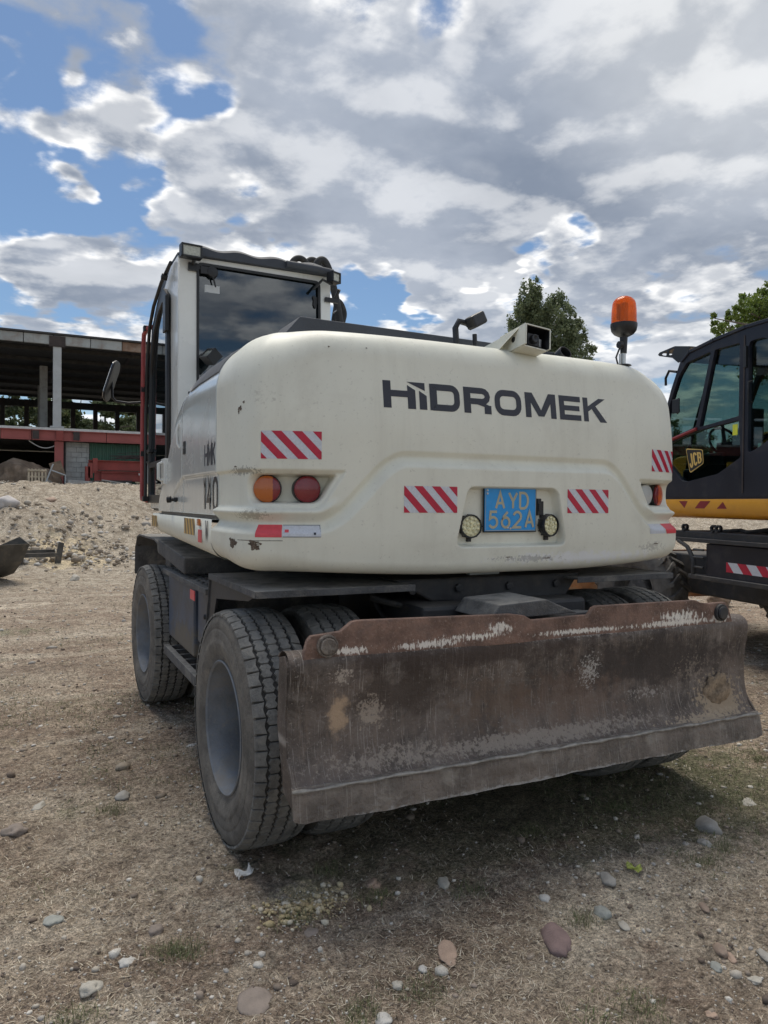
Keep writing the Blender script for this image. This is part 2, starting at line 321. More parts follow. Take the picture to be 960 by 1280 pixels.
def rpoly(pts,r,n=5):       # round the corners of a polygon
    o=[]; N=len(pts)
    for i in range(N):
        p=Vector((*pts[i],0)); a=Vector((*pts[i-1],0)); c=Vector((*pts[(i+1)%N],0))
        rr=r[i] if isinstance(r,(list,tuple)) else r
        d=min(rr,(a-p).length*.45,(c-p).length*.45); A=p+(a-p).normalized()*d; C_=p+(c-p).normalized()*d
        for j in range(n+1):
            t=j/n; q_=A*(1-t)**2+p*2*t*(1-t)+C_*t*t; o.append((q_.x,q_.y))
    return o
def clip(poly,nx,ny,c):      # keep nx*x+ny*y<=c
    o=[]
    for i in range(len(poly)):
        a,b_=poly[i],poly[(i+1)%len(poly)]; da=nx*a[0]+ny*a[1]-c; db=nx*b_[0]+ny*b_[1]-c
        if da<=0:o.append(a)
        if (da<0)!=(db<0) and abs(da-db)>1e-12:
            t=da/(da-db); o.append((a[0]+(b_[0]-a[0])*t,a[1]+(b_[1]-a[1])*t))
    return o
LIFT=[0.]      # every printed stroke sits a hair above the one before it
def decal(mb,poly,fn,mi=0,step=.02,sz=.03):      # convex polygon laid on a curved surface
    x0=min(p[0] for p in poly);x1=max(p[0] for p in poly)
    nx=max(1,int(math.ceil((x1-x0)/step)))
    for i in range(nx):
        a=x0+(x1-x0)*i/nx;b_=x0+(x1-x0)*(i+1)/nx
        q_=clip(clip(poly,-1,0,-a),1,0,b_)
        if len(q_)<3: continue
        z0=min(p[1] for p in q_);z1=max(p[1] for p in q_);nz=max(1,int(math.ceil((z1-z0)/sz)))
        for j in range(nz):
            c=z0+(z1-z0)*j/nz;d=z0+(z1-z0)*(j+1)/nz
            w=clip(clip(q_,0,-1,-c),0,1,d)
            if len(w)>=3 and (max(p[0] for p in w)-min(p[0] for p in w))>1e-5: mb.add([fn(*p) for p in w],[tuple(range(len(w)))],mi)
def stroke(pts,w,closed=False):      # polyline to convex quads with mitred joints
    P=[Vector(p) for p in pts]; P=[p for i,p in enumerate(P) if i==0 or (p-P[i-1]).length>1e-5]
    if closed and (P[0]-P[-1]).length<1e-5: P.pop()
    n=len(P); L=[];Rr=[]
    for i in range(n):
        a=P[i-1] if (i>0 or closed) else None; c=P[(i+1)%n] if (i<n-1 or closed) else None
        d1=(P[i]-a).normalized() if a is not None else None; d2=(c-P[i]).normalized() if c is not None else None
        if d1 is None:d1=d2
        if d2 is None:d2=d1
        n1=Vector((-d1.y,d1.x));n2=Vector((-d2.y,d2.x));m=(n1+n2)
        m=m.normalized() if m.length>1e-6 else n1; m=m/max(.35,m.dot(n1)); L.append(P[i]+m*w/2);Rr.append(P[i]-m*w/2)
    o=[]
    for i in range(n if closed else n-1):
        j=(i+1)%n; o.append([tuple(L[i]),tuple(Rr[i]),tuple(Rr[j]),tuple(L[j])])
    return o
def arcpts(cx,cy,rx,ry,a0,a1,n=6): return [(cx+rx*math.cos(R(a0+(a1-a0)*i/n)),cy+ry*math.sin(R(a0+(a1-a0)*i/n))) for i in range(n+1)]
def fbm(x,y,sc,oct=5,seed=0,gain=.5):
    r_=np.random.default_rng(seed); T=r_.random((256,256)); o=np.zeros_like(x,dtype=float); a=1;tot=0
    for _ in range(oct):
        X=x*sc+37.7;Y=y*sc+11.3; xi=np.floor(X).astype(int);yi=np.floor(Y).astype(int);fx=X-xi;fy=Y-yi
        fx=fx*fx*(3-2*fx);fy=fy*fy*(3-2*fy)
        g=lambda i,j:T[(xi+i)%256,(yi+j)%256]
        o+=a*((g(0,0)*(1-fx)+g(1,0)*fx)*(1-fy)+(g(0,1)*(1-fx)+g(1,1)*fx)*fy); tot+=a; a*=gain; sc*=2.03
    return o/tot-.5
def sst(a,b_,x): t=np.clip((x-a)/(b_-a),0,1); return t*t*(3-2*t)

# ------------------------------------------------------------------ ground
def hgt(x,y):
    x=np.asarray(x,float);y=np.asarray(y,float)
    w=fbm(x,y,.22,4,3)
    t=sst(14.6,25.5,y+w*5.0+np.abs(x)*.0)
    z=t*2.08
    sl=np.clip(t*(1-t)*4,0,1)
    z=z+sl*(fbm(x,y,.45,5,5)*1.0+np.abs(fbm(x,y,.8,4,6))*.5)
    z=z+sst(12,20,y)*fbm(x,y,1.6,4,7)*.22
    z=z+sst(12.5,17,y)*(np.abs(fbm(x,y,2.6,4,17))*.34+fbm(x,y,7,3,18)*.10)
    near=np.hypot(x-CAMP[0],y-CAMP[1])
    z=z+fbm(x,y,1.1,3,8)*.05*sst(1.5,4,near)+fbm(x,y,5,4,9)*.028+(fbm(x,y,19,4,10)*.022+np.abs(fbm(x,y,9,3,12))*.022)*(1-sst(7,14,near))
    z=z+fbm(x*.22,y*1.5,1.0,4,19)*.10*sst(4,8,y)*(1-sst(16,20,y))
    # low hump of clods left of the far wheel
    z=z+.10*np.exp(-(((x+3.2)/2.5)**2+((y-13.2)/1.2)**2))
    z=z+sst(70,200,np.hypot(x,y))*0.5
    return z
def ground_material():
    m=bpy.data.materials.new('dry_earth'); m.use_nodes=True; q=NT(m.node_tree)
    v=q.n('ShaderNodeTexCoord').outputs['Object']
    a=q.noise(v,.55,6,.6); b_=q.noise(v,3.2,8,.68,.3); c=q.noise(v,21,8,.72); d=q.noise(v,85,5,.75)
    col=q.mix(q.ss(b_,.36,.62),(.150,.112,.085),(.235,.190,.145))
    col=q.mix(q.math('MULTIPLY',q.ss(a,.50,.66),.65),col,(.33,.285,.225))
    col=q.mix(q.math('MULTIPLY',q.ss(q.noise(v,1.7,7,.7,.5),.56,.68),.6),col,(.37,.33,.265))
    col=q.mix(q.math('MULTIPLY',q.ss(q.noise(v,2.4,7,.7,.4),.57,.68),.50),col,(.105,.105,.060))
    col=q.mix(q.math('MULTIPLY',q.ss(c,.52,.66),.75),col,(.095,.070,.052))
    col=q.mix(q.math('MULTIPLY',q.ss(q.noise(v,34,6,.75),.56,.66),.65),col,(.36,.31,.25))
    col=q.mix(q.math('MULTIPLY',q.ss(d,.56,.70),.6),col,(.42,.38,.32))
    col=q.mix(q.math('MULTIPLY',q.ss(q.noise(v,120,3,.7),.56,.68),.55),col,(.07,.052,.04))
    bm_=q.n('ShaderNodeMapping',{'Vector':v,'Rotation':(0,0,.12),'Scale':(.25,1.5,1)}).outputs[0]; bn_=q.noise(bm_,1.0,7,.65,.3)
    col=q.mix(q.math('MULTIPLY',q.ss(bn_,.52,.64),.55),col,(.33,.29,.235)); col=q.mix(q.math('MULTIPLY',q.ss(bn_,.47,.38),.45),col,(.11,.085,.065))
    # paler stony fill on the bank and the flat towards it
    sy=q.n('ShaderNodeSeparateXYZ',{0:v}); far=q.ss(q.math('MULTIPLY_ADD',a,5.,sy.outputs[1]),9.,17.)
    pale=q.mix(q.ss(q.noise(v,4.5,9,.75),.35,.65),(.135,.112,.085),(.29,.258,.21))
    col=q.mix(q.math('MULTIPLY',far,.85),col,pale)
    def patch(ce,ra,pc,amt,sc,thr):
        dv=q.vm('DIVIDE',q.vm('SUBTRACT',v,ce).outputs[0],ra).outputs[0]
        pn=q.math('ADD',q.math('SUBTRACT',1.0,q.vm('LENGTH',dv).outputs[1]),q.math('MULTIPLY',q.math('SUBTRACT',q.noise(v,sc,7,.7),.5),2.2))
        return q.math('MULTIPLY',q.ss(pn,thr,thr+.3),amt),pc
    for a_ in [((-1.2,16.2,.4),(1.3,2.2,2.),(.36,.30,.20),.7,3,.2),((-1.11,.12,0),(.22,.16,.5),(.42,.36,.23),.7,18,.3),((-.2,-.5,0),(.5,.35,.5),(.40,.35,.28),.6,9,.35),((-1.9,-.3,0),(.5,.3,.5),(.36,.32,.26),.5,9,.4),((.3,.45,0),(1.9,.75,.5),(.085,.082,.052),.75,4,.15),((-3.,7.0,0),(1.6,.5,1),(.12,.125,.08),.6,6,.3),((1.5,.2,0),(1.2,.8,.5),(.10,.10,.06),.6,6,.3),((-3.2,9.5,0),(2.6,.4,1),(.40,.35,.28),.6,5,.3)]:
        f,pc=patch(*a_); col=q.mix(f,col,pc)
    h1=q.noise(v,60,5,.8); h2=q.noise(v,190,4,.8); h3=q.noise(v,420,3,.8)
    con=q.math('MULTIPLY',q.lin(h1,.38,.62,.60,1.42),q.math('MULTIPLY',q.math('MULTIPLY',q.lin(q.noise(v,15,5,.75),.36,.64,.66,1.36),q.lin(h2,.37,.63,.55,1.50)),q.lin(h3,.36,.64,.62,1.42)))  # random tone contrast in the colour, in place of weak relief shading
    cc_=q.n('ShaderNodeCombineXYZ',{0:con,1:con,2:con}).outputs[0]
    col=q.mix(1.0,col,cc_,'MULTIPLY'); col=q.mix(q.math('MULTIPLY',q.ss(h2,.60,.70),.7),col,(.50,.46,.40))
    col=q.mix(1.0,col,(1.70,1.69,1.66),'MULTIPLY')
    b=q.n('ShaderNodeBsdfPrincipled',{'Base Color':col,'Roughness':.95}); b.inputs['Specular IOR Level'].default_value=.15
    hh=q.math('ADD',q.math('MULTIPLY',c,.5),q.math('MULTIPLY',d,.35)); hh=q.math('ADD',hh,q.math('MULTIPLY',q.noise(v,45,6,.8),.5))
    bp=q.n('ShaderNodeBump',{'Height':hh,'Strength':1.0,'Distance':.045}); q.t.links.new(bp.outputs[0],b.inputs['Normal'])
    q.n('ShaderNodeOutputMaterial',{0:b.outputs[0]}); return m
ground_m=ground_material()
rr=[0.02,.3,.6]; 
while rr[-1]<700: rr.append(rr[-1]*(1.0075 if 1.3<rr[-1]<9 else 1.017)+.001)
th=np.r_[np.arange(-40,40.001,.16),np.arange(42,320,4)]+25.885
rr=np.array(rr); A,Bm=np.meshgrid(np.radians(th),rr,indexing='ij')
GX=CAMP[0]+Bm*np.sin(A); GY=CAMP[1]+Bm*np.cos(A); GZ=hgt(GX,GY)
V=np.stack([GX,GY,GZ],-1).reshape(-1,3); nth,nr=len(th),len(rr)
F=grid_faces(nth,nr); last=(nth-1)*nr+np.arange(nr-1); f0=np.arange(nr-1)
F=np.vstack([F,np.stack([last,f0,f0+1,last+1],1)])
g=obj('ground',npmesh('ground',V,F,ground_m)); g['kind']='structure'

# ------------------------------------------------------------------ building shell behind the bank
conc_m=mat('grey_concrete',(.36,.37,.36),rough=.85,var=.12,vs=2,dirt=(.22,.20,.18),da=.5,ds=3,streak=((.22,.2,.18),.5,3))
colm=mat('pale_grey_column_paint',(.42,.45,.46),rough=.6,var=.08,vs=2,dirt=(.3,.28,.25),da=.3,ds=3)
fasc_m=mat('grey_fascia_paint',(.36,.39,.39),rough=.7,var=.15,vs=1.2,dirt=(.22,.15,.11),da=.5,ds=1.6,streak=((.18,.13,.10),.5,2))
rustf_m=mat('rusty_fascia',(.20,.13,.09),rough=.8,var=.35,vs=2,dirt=(.35,.34,.31),da=.5,ds=2)
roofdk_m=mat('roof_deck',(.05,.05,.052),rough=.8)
ceil_m=mat('shaded_interior',(.045,.044,.042),rough=.9,var=.3)  # interior shade put into the colour of ceiling, beams and rear walls
redbeam_m=mat('red_primer_steel',(.33,.095,.085),rough=.7,var=.12,vs=1.5,dirt=(.22,.09,.07),da=.4,ds=3)
redstk_m=mat('red_oxide_steel',(.28,.055,.045),rough=.65,var=.15,vs=2,dirt=(.2,.08,.06),da=.4,ds=3)
darkst_m=mat('dark_steel_plate',(.05,.04,.038),rough=.8,var=.3)
whiteledge_m=mat('pale_slab_edge',(.55,.56,.55),rough=.8,var=.1)
block_m=mat('cinder_block',(.40,.41,.39),rough=.95,var=.15,vs=4,bump=.2,bs=30)
mort_m=mat('mortar',(.25,.25,.24),rough=.95)
green_m=mat('green_sheet_metal',(.045,.13,.085),rough=.5,var=.12,vs=1,dirt=(.10,.13,.10),da=.4,ds=2)
wood_m=mat('raw_pallet_wood',(.46,.38,.27),rough=.8,var=.2,vs=5)
mound_m=mat('brown_earth_mound',(.21,.155,.11),rough=.95,var=.35,vs=3,dirt=(.32,.27,.21),da=.6,ds=3,bump=.5,bs=12)
B=thing('warehouse_shell','unfinished two storey warehouse shell with grey columns and red steel floor beam','building',(2,30,2.0))
YB=30.; XL,XR=-26.,13.
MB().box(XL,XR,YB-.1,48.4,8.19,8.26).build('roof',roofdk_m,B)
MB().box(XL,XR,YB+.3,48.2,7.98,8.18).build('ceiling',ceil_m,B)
x=XL; i=0
edges=[XL,-21.5,-17,-12.5,-8,-5.6,-2.2,-1.12,.28,1.5,2.75,5.5,9,13]
for a_,b_ in zip(edges[:-1],edges[1:]):
    MB().box(a_+.015,b_-.015,YB,YB+.16,7.81,8.17).build('fascia_panel',rustf_m if a_ in(1.5,) else fasc_m,B)
for cx in (-24.9,-18.9,-12.9,-6.95,-.97,5.0,11.0):
    MB().box(cx-.155,cx+.155,YB+.0,YB+.28,4.48,7.78).build('column',colm,B,bevel=.01)
    MB().box(cx-.30,cx+.30,YB-.05,YB+.30,7.72,8.14).build('column_head_plate',darkst_m,B)
    MB().box(cx-.26,cx+.26,YB-.06,YB+.34,4.465,4.53).build('column_base_plate',colm,B)
    MB().box(cx-.17+.08,cx+.16+.08,YB+.02,YB+.3,1.3,3.93).build('lower_column',redbeam_m,B)
for cx in (-24.9,-18.9,-12.9,-6.95,-1.35,5.0,11.0):
    for yy in (36.,42.):
        MB().box(cx-.17,cx+.17,yy,yy+.3,4.47,7.9).build('inner_column',conc_m,B)
MB().box(XL,XR,YB-.08,48.2,4.36,4.455).build('floor_slab',whiteledge_m,B)
segs=[XL,-20,-14,-8,-3.0,-1.9,-.2,.9,2.75,6,13]
for a_,b_ in zip(segs[:-1],segs[1:]):
    m_=MB(); m_.box(a_+.01,b_-.01,YB,YB+.025,3.97,4.33); m_.box(a_+.01,b_-.01,YB-.10,YB+.14,4.33,4.357); m_.box(a_+.01,b_-.01,YB-.10,YB+.14,3.945,3.97)
    m_.build('floor_beam',redbeam_m,B)
for cx in (-1.75,-.25): MB().box(cx-.12,cx+.12,YB-.11,YB-.085,3.98,4.32).build('splice_plate',darkst_m,B)
MB().box(-1.0,-.74,YB-.13,YB-.105,3.95,4.34).build('beam_bracket',redstk_m,B)
for yy in np.arange(31.5,48,2.6):      # rafters under the roof
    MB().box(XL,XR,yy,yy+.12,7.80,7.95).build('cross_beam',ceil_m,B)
for cx in np.arange(-24.9,12,3.0):
    MB().box(cx-.07,cx+.07,YB+.3,48,7.93,7.985).build('rafter',darkst_m,B)
for cx in np.arange(-24.5,13,1.32):      # posts of the rear wall
    MB().box(cx-.13,cx+.13,47.9,48.2,4.46,7.73).build('rear_post',darkst_m,B)
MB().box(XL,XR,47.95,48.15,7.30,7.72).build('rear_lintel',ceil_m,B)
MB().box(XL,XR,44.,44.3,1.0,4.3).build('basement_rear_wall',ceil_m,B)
MB().box(XL-.3,XL,YB,48.2,1,8.1).build('end_wall',conc_m,B)
MB().box(XR,XR+.3,YB,48.2,1,8.1).build('end_wall',conc_m,B)
MB().box(-.64,.27,YB+.42,YB+.6,1.2,3.94).build('block_wall_core',mort_m,B)
zz=1.9; row=0; proto=None
while zz<3.78:
    xx=-.62-(.2 if row%2 else 0)
    while xx<.26:
        a_,b_=max(xx,-.62),min(xx+.385,.26)
        if b_-a_>.06: MB().box(a_,b_,YB+.385+random.uniform(0,.01),YB+.425,zz,zz+.19).build('block',block_m,B)
        xx+=.4
    zz+=.205; row+=1
mb=MB(); pts=[]; x=.29; i=0
prof=[]
while x<13: prof+= [(x,0),(x+.05,0),(x+.075,.035),(x+.125,.035)]; x+=.15
vs=[];
for (a_,dy) in prof: vs+=[(a_,YB+.45-dy,2.0),(a_,YB+.45-dy,3.94)]
mb.add(vs,[(2*i,2*i+2,2*i+3,2*i+1) for i in range(len(prof)-1)]); mb.build('corrugated_sheet',green_m,B)
MB().box(-.74,-.655,YB+.35,YB+.6,1.2,3.94).build('wall_edge_post',darkst_m,B)
cw_=MB(); cw_.tube([(-2.0+i*.1,YB+.1,3.92-.28*math.sin(math.pi*i/12)) for i in range(13)],.018,6); tag(cw_.build('hanging_cable',whiteledge_m,None),'pale cable sagging below the red floor beam','cable')

# things lying along the building foot
def gz(x,y): return float(hgt(np.array([x]),np.array([y]))[0])
P=thing('wooden_pallet','pale wooden pallet leaning on the brown earth mound','pallet',(-1.7,28.8,2.05))
tilt=Matrix.Rotation(R(-14),3,'X')
for i in range(6): MB().obox(Vector((-2.0+i*.118,28.8,2.42)),(.035,.012,.34),tilt).build('slat',wood_m,P)
for j in (-.22,.02,.26): MB().obox(Vector((-1.705,28.86,2.42+j)),(.34,.04,.035),tilt).build('stringer',wood_m,P)
def lump(name,c,s,m,label,cat,seed,sub=3,rough=.25,parent=None,flat=False,rz=0):
    bm=bmesh.new(); bmesh.ops.create_icosphere(bm,subdivisions=sub,radius=1); r_=np.random.default_rng(seed)
    o1,o2,o3=r_.random(3)*50; import mathutils.noise as mn
    for v_ in bm.verts:
        p=v_.co.copy(); d=1+rough*(mn.noise(p*1.3+Vector((o1,o2,o3)))*1.4+mn.noise(p*3.1+Vector((o3,o1,o2)))*.5+mn.noise(p*7.0+Vector((o2,o3,o1)))*.18)
        q_=p*d
        if flat: q_.z=max(-.75,min(.7,q_.z)); 
        q_=Vector((q_.x*s[0],q_.y*s[1],q_.z*s[2])); v_.co=Matrix.Rotation(rz,3,'Z')@q_
    for f in bm.faces: f.smooth=True
    me=bpy.data.meshes.new(name); bm.to_mesh(me); bm.free(); me.materials.append(m)
    o=obj(name,me); o.location=c
    if label: tag(o,label,cat)
    return o
lump('earth_mound',(-2.0,30.2,2.1),(1.35,1.1,.95),mound_m,'rounded brown earth mound in the dark ground floor opening','earth mound',4,4,.3)
S=thing('steel_beam_stack','stack of red oxide steel beams in front of green sheet wall','beam stack',(1.6,29,2.1))
def ibeam(x0,x1,y,z,h=.42,w=.2,m=redstk_m):
    b_=MB(); b_.box(x0,x1,y,y+.02,z,z+h); b_.box(x0,x1,y-w/2,y+w/2,z+h,z+h+.025); b_.box(x0,x1,y-w/2,y+w/2,z-.025,z); b_.build('steel_beam',m,S)
ibeam(.35,4.5,28.9,2.35,.36); ibeam(.15,4.6,29.15,2.80,.34); ibeam(.6,4.2,28.75,2.36,.30)
for (a_,z_) in ((.12,2.75),(.30,2.95),(.02,2.62)): MB().box(a_,a_+.17,28.85,29.2,z_-.3,z_+.28).build('end_bracket',redstk_m,S)
MB().box(.9,1.75,28.55,28.75,2.28,2.36).build('shelf_plate',darkst_m,S)
MB().box(2.0,2.18,28.62,28.64,2.58,2.66).build('white_tag',whiteledge_m,S)
ledge=MB().box(-.55,.9,29.3,30.2,2.0,2.36).build('concrete_ledge',conc_m,None); tag(ledge,'grey concrete ledge at the foot of the block wall','ledge')
slab=MB().obox(Vector((.7,28.3,2.13)),(1.35,.35,.13),Matrix.Rotation(R(3),3,'Y')).build('concrete_slab',conc_m,None,bevel=.01); tag(slab,'pale concrete slab lying below the red beam stack','slab')
bx=MB().box(.12,.52,26.4,26.8,gz(.3,26.6)-.05,gz(.3,26.6)+.24).build('dark_crate',darkst_m,None,bevel=.01); tag(bx,'small dark box standing on the crest of the stony bank','box')
up=MB().obox(Vector((2.42,28.4,2.6)),(.13,.04,.55),Matrix.Rotation(R(4),3,'Y')).build('upright_slab',conc_m,None,bevel=.008); tag(up,'narrow grey slab standing upright at the end of the red beams','slab')
rb=MB()
for i in range(26):
    a_=random.uniform(.9,2.2);b_=a_+random.uniform(1.0,2.2);z_=random.uniform(3.2,3.42); rb.tube([(a_,29.1+random.uniform(-.1,.1),z_+random.uniform(-.03,.05)),((a_+b_)/2,29.1,z_+random.uniform(.0,.14)),(b_,29.1+random.uniform(-.1,.1),z_+random.uniform(-.05,.08))],.011,5)
rbo=rb.build('rebar_bundle',darkst_m,None); tag(rbo,'tangled dark reinforcing bars lying over the red beams','rebar'); rbo['kind']='stuff'
fr_=thing('broken_door_frame','broken brown metal frame leaning below the red lower column','frame',(-1,28.6,2.1))
MB().tube([(-1.45,28.7,2.1),(-1.15,28.7,2.95)],.03,6).build('bar',colm,fr_); MB().tube([(-1.2,28.7,2.7),(-.72,28.6,2.52),(-.72,28.6,2.1)],.03,6).build('bar',colm,fr_); MB().obox(Vector((-1.0,28.8,2.75)),(.22,.02,.3),Matrix.Rotation(R(-18),3,'Y')).build('panel',mound_m,fr_)
for (a_,b_,l,i_) in ((1.4,27.9,'long grey plank lying on rubble below the concrete slab',.9),(2.2,27.4,'shorter weathered plank lying on rubble near the upright slab',.5)):
    o=MB().obox(Vector((a_,b_,gz(a_,b_)+.1)),(i_,.07,.02),Matrix.Rotation(R(8),3,'Y')@Matrix.Rotation(R(15),3,'Z')).build('plank',wood_m if i_<.8 else conc_m,None); tag(o,l,'plank')

# ------------------------------------------------------------------ trees
def leafmat(name,c1,c2,c3=None):
    m=bpy.data.materials.new(name); m.use_nodes=True; q=NT(m.node_tree)
    v=q.n('ShaderNodeTexCoord').outputs['Object']
    c=q.mix(q.ss(q.noise(v,1.1,3),.35,.65),c1,c2); c=q.mix(q.ss(q.noise(v,14,2),.5,.75),c,c3 or c2)
    d=q.n('ShaderNodeBsdfPrincipled',{'Base Color':c,'Roughness':.6}); t=q.n('ShaderNodeBsdfTranslucent',{0:c})
    q.n('ShaderNodeOutputMaterial',{0:q.n('ShaderNodeMixShader',{0:.35,1:d.outputs[0],2:t.outputs[0]}).outputs[0]}); return m
bark_m=mat('bark',(.13,.11,.09),rough=.95,var=.3,vs=3)
leafA=leafmat('poplar_leaf',(.12,.155,.075),(.18,.22,.115),(.28,.31,.18)); leafB=leafmat('bright_leaf',(.11,.17,.03),(.18,.25,.05),(.28,.33,.09)); leafC=leafmat('dusty_leaf',(.050,.075,.030),(.11,.135,.055),(.16,.17,.08))
def tree(name,base,top,clumps,nleaf,leaf,m,label,seed,group=None,trunk=.25,kind='tree'):
    """clumps: list of (centre, radii) ellipsoids; leaves are small bent quads spread through them"""
    r_=np.random.default_rng(seed); T=thing(name,label,kind,base,group)
    mb=MB(); b0=Vector(base); t0=Vector(top)
    mb.tube([b0,b0.lerp(t0,.3)+Vector((.1,0,0)),b0.lerp(t0,.65)+Vector((-.08,.1,0)),t0],[trunk,trunk*.75,trunk*.45,.03],8)
    for (c,ra) in clumps:
        c=Vector(c); f=min(.85,max(.15,(c.z-ra[2]*.6-b0.z)/(t0.z-b0.z))); s_=b0.lerp(t0,f); mb.tube([s_,s_.lerp(c,.5)+Vector((0,0,.15)),c],[trunk*.35,trunk*.2,.02],6)
    mb.build('trunk',bark_m,T,smooth=True)
    vol=np.array([ra[0]*ra[1]*ra[2] for _,ra in clumps])**.75; cnt=(vol/vol.sum()*nleaf).astype(int); P=[]
    for (c,ra),n in zip(clumps,cnt):
        ns=max(3,n//45); sc=r_.normal(size=(ns,3)); sc/=np.linalg.norm(sc,axis=1)[:,None]; sc*=r_.random((ns,1))**.4
        idx=r_.integers(0,ns,n); p=sc[idx]+r_.normal(size=(n,3))*.13; P.append(p*np.array(ra)+np.array(c))
    P=np.vstack(P); n=len(P); u=r_.normal(size=(n,3));u/=np.linalg.norm(u,axis=1)[:,None]; w=np.cross(u,r_.normal(size=(n,3)));w/=np.linalg.norm(w,axis=1)[:,None]
    s_=leaf*(.6+.8*r_.random((n,1))); V=np.stack([P-u*s_,P+w*s_*.55,P+u*s_,P-w*s_*.55],1).reshape(-1,3); F=np.arange(n*4).reshape(-1,4)
    o=obj('crown',npmesh('crown',V,F,m,False),T); return T
def P35(px,py,Y):
    d=pxdir(px,py); t=(Y-CAMP[1])/d[1]; return CAMP+d*t
c0=P35(668,440,35); 
cl=[]
for (px,py,rx,rz) in [(660,380,.75,1.5),(655,410,.95,1.5),(668,365,.45,1.0),(672,395,.9,1.6),(690,405,.85,1.5),(698,385,.7,1.0),(710,405,.8,1.2),(700,430,1.3,1.3),(722,425,.7,1.0),(735,440,.55,.7),(650,440,1.1,1.5),(680,445,1.5,1.4),(655,395,.6,1.2),(668,470,1.8,2.0),(705,470,1.8,2.0),(685,510,2.2,2.2),(717,408,.4,.7)]:
    q_=P35(px,py,35+random.uniform(-.8,.8)); cl.append((tuple(q_),(rx,rx,rz)))
b0=P35(685,600,35); tree('poplar_tree',(b0[0],35,1.9),(c0[0],35,15.2),cl,64000,.085,leafA,'dense dark green poplar behind the white excavator deck beside the beacon',11,trunk=.35)
cl=[]
for (px,py,rx,rz) in [(900,408,.55,.5),(893,398,.3,.3),(912,395,.45,.4),(925,385,.5,.6),(905,425,.7,.5),(935,375,.5,.5),(930,410,.8,.8),(945,390,.9,.9),(958,372,.7,.8),(960,400,1.2,1.2),(980,390,1.5,1.6),(1000,420,1.8,1.8),(960,440,1.5,1.5),(1020,360,1.5,1.8),(900,440,.6,.6)]:
    q_=P35(px,py,24+random.uniform(-.6,.6)); cl.append((tuple(q_),(rx,rx,rz)))
b0=P35(985,600,24); t0=P35(980,380,24); tree('broadleaf_tree',(b0[0],24,1.2),tuple(t0),cl,30000,.085,leafB,'bright yellow green leafy tree above the black cab roof',12,trunk=.3)
for i,(px,Y,h,rx,m_,l) in enumerate([(-30,62,7.5,3.0,leafC,'trees seen through the warehouse, the far left one'),(20,66,9,2.5,leafA,'thin dark tree seen through the warehouse left of the grey inner column'),(58,60,7.2,2.4,leafC,'pale green tree seen right beside the tall grey column'),(98,64,8.0,2.3,leafC,'dusty green tree in the first opening right of the tall grey column'),(138,61,8.2,2.3,leafA,'darker tree seen through the middle rear openings'),(172,65,9.0,2.4,leafC,'open crowned tree seen through the rear openings behind the mirror'),(215,63,9,2.6,leafA,'tree behind the warehouse hidden mostly by the cab')]):
    c=P35(px,480,Y); cl=[]
    for j in range(14):
        cl.append(((c[0]+random.uniform(-rx,rx),Y+random.uniform(-1.5,1.5),random.uniform(3.8,h+1.5)),(random.uniform(.7,1.3),)*2+(random.uniform(.6,1.1),)))
    tree('background_tree',(c[0],Y,2.2),(c[0]+random.uniform(-.5,.5),Y,h+2),cl,16000,.15,m_,l,30+i,'trees behind the warehouse shell',.22)
for i,(px,h,rx,m_,l) in enumerate([(868,8.5,2.4,leafA,'tree seen through the front windows of the black cab'),(925,7.2,2.6,leafC,'paler tree seen through the rear windows of the black cab')]):
    c=P35(px,560,38); cl=[((c[0]+random.uniform(-rx,rx),38+random.uniform(-1,1),random.uniform(1.8,h-1)),(random.uniform(.8,1.4),)*2+(random.uniform(.8,1.3),)) for j in range(14)]
    tree('background_tree',(c[0],38,.8),(c[0],38,h-.6),cl,15000,.12,m_,l,60+i,None,.22)
# low scrub line along the horizon beyond the yard
n=26000; a_=rng.random(n)*2*np.pi; d_=70+rng.random(n)*25; s_=.35
P_=np.stack([d_*np.sin(a_),d_*np.cos(a_),2.2+rng.random(n)**1.6*3.0*(.5+.5*np.sin(a_*23)*np.sin(a_*7+1))],1)
P_[P_[:,1]<20,2]-=1.9
u=rng.normal(size=(n,3));u/=np.linalg.norm(u,axis=1)[:,None];w=np.cross(u,rng.normal(size=(n,3)));w/=np.linalg.norm(w,axis=1)[:,None]
o=obj('scrub_line',npmesh('scrub_line',np.stack([P_-u*s_,P_+w*s_*.6,P_+u*s_,P_-w*s_*.6],1).reshape(-1,3),np.arange(n*4).reshape(-1,4),leafC,False)); tag(o,'far band of scrub and bushes beyond the yard','bushes'); o['kind']='stuff'

# ------------------------------------------------------------------ the cream wheeled excavator
EX=thing('wheeled_excavator','big cream wheeled excavator seen from behind with rusty dozer blade and blue plate','excavator',(0,2.1,0))
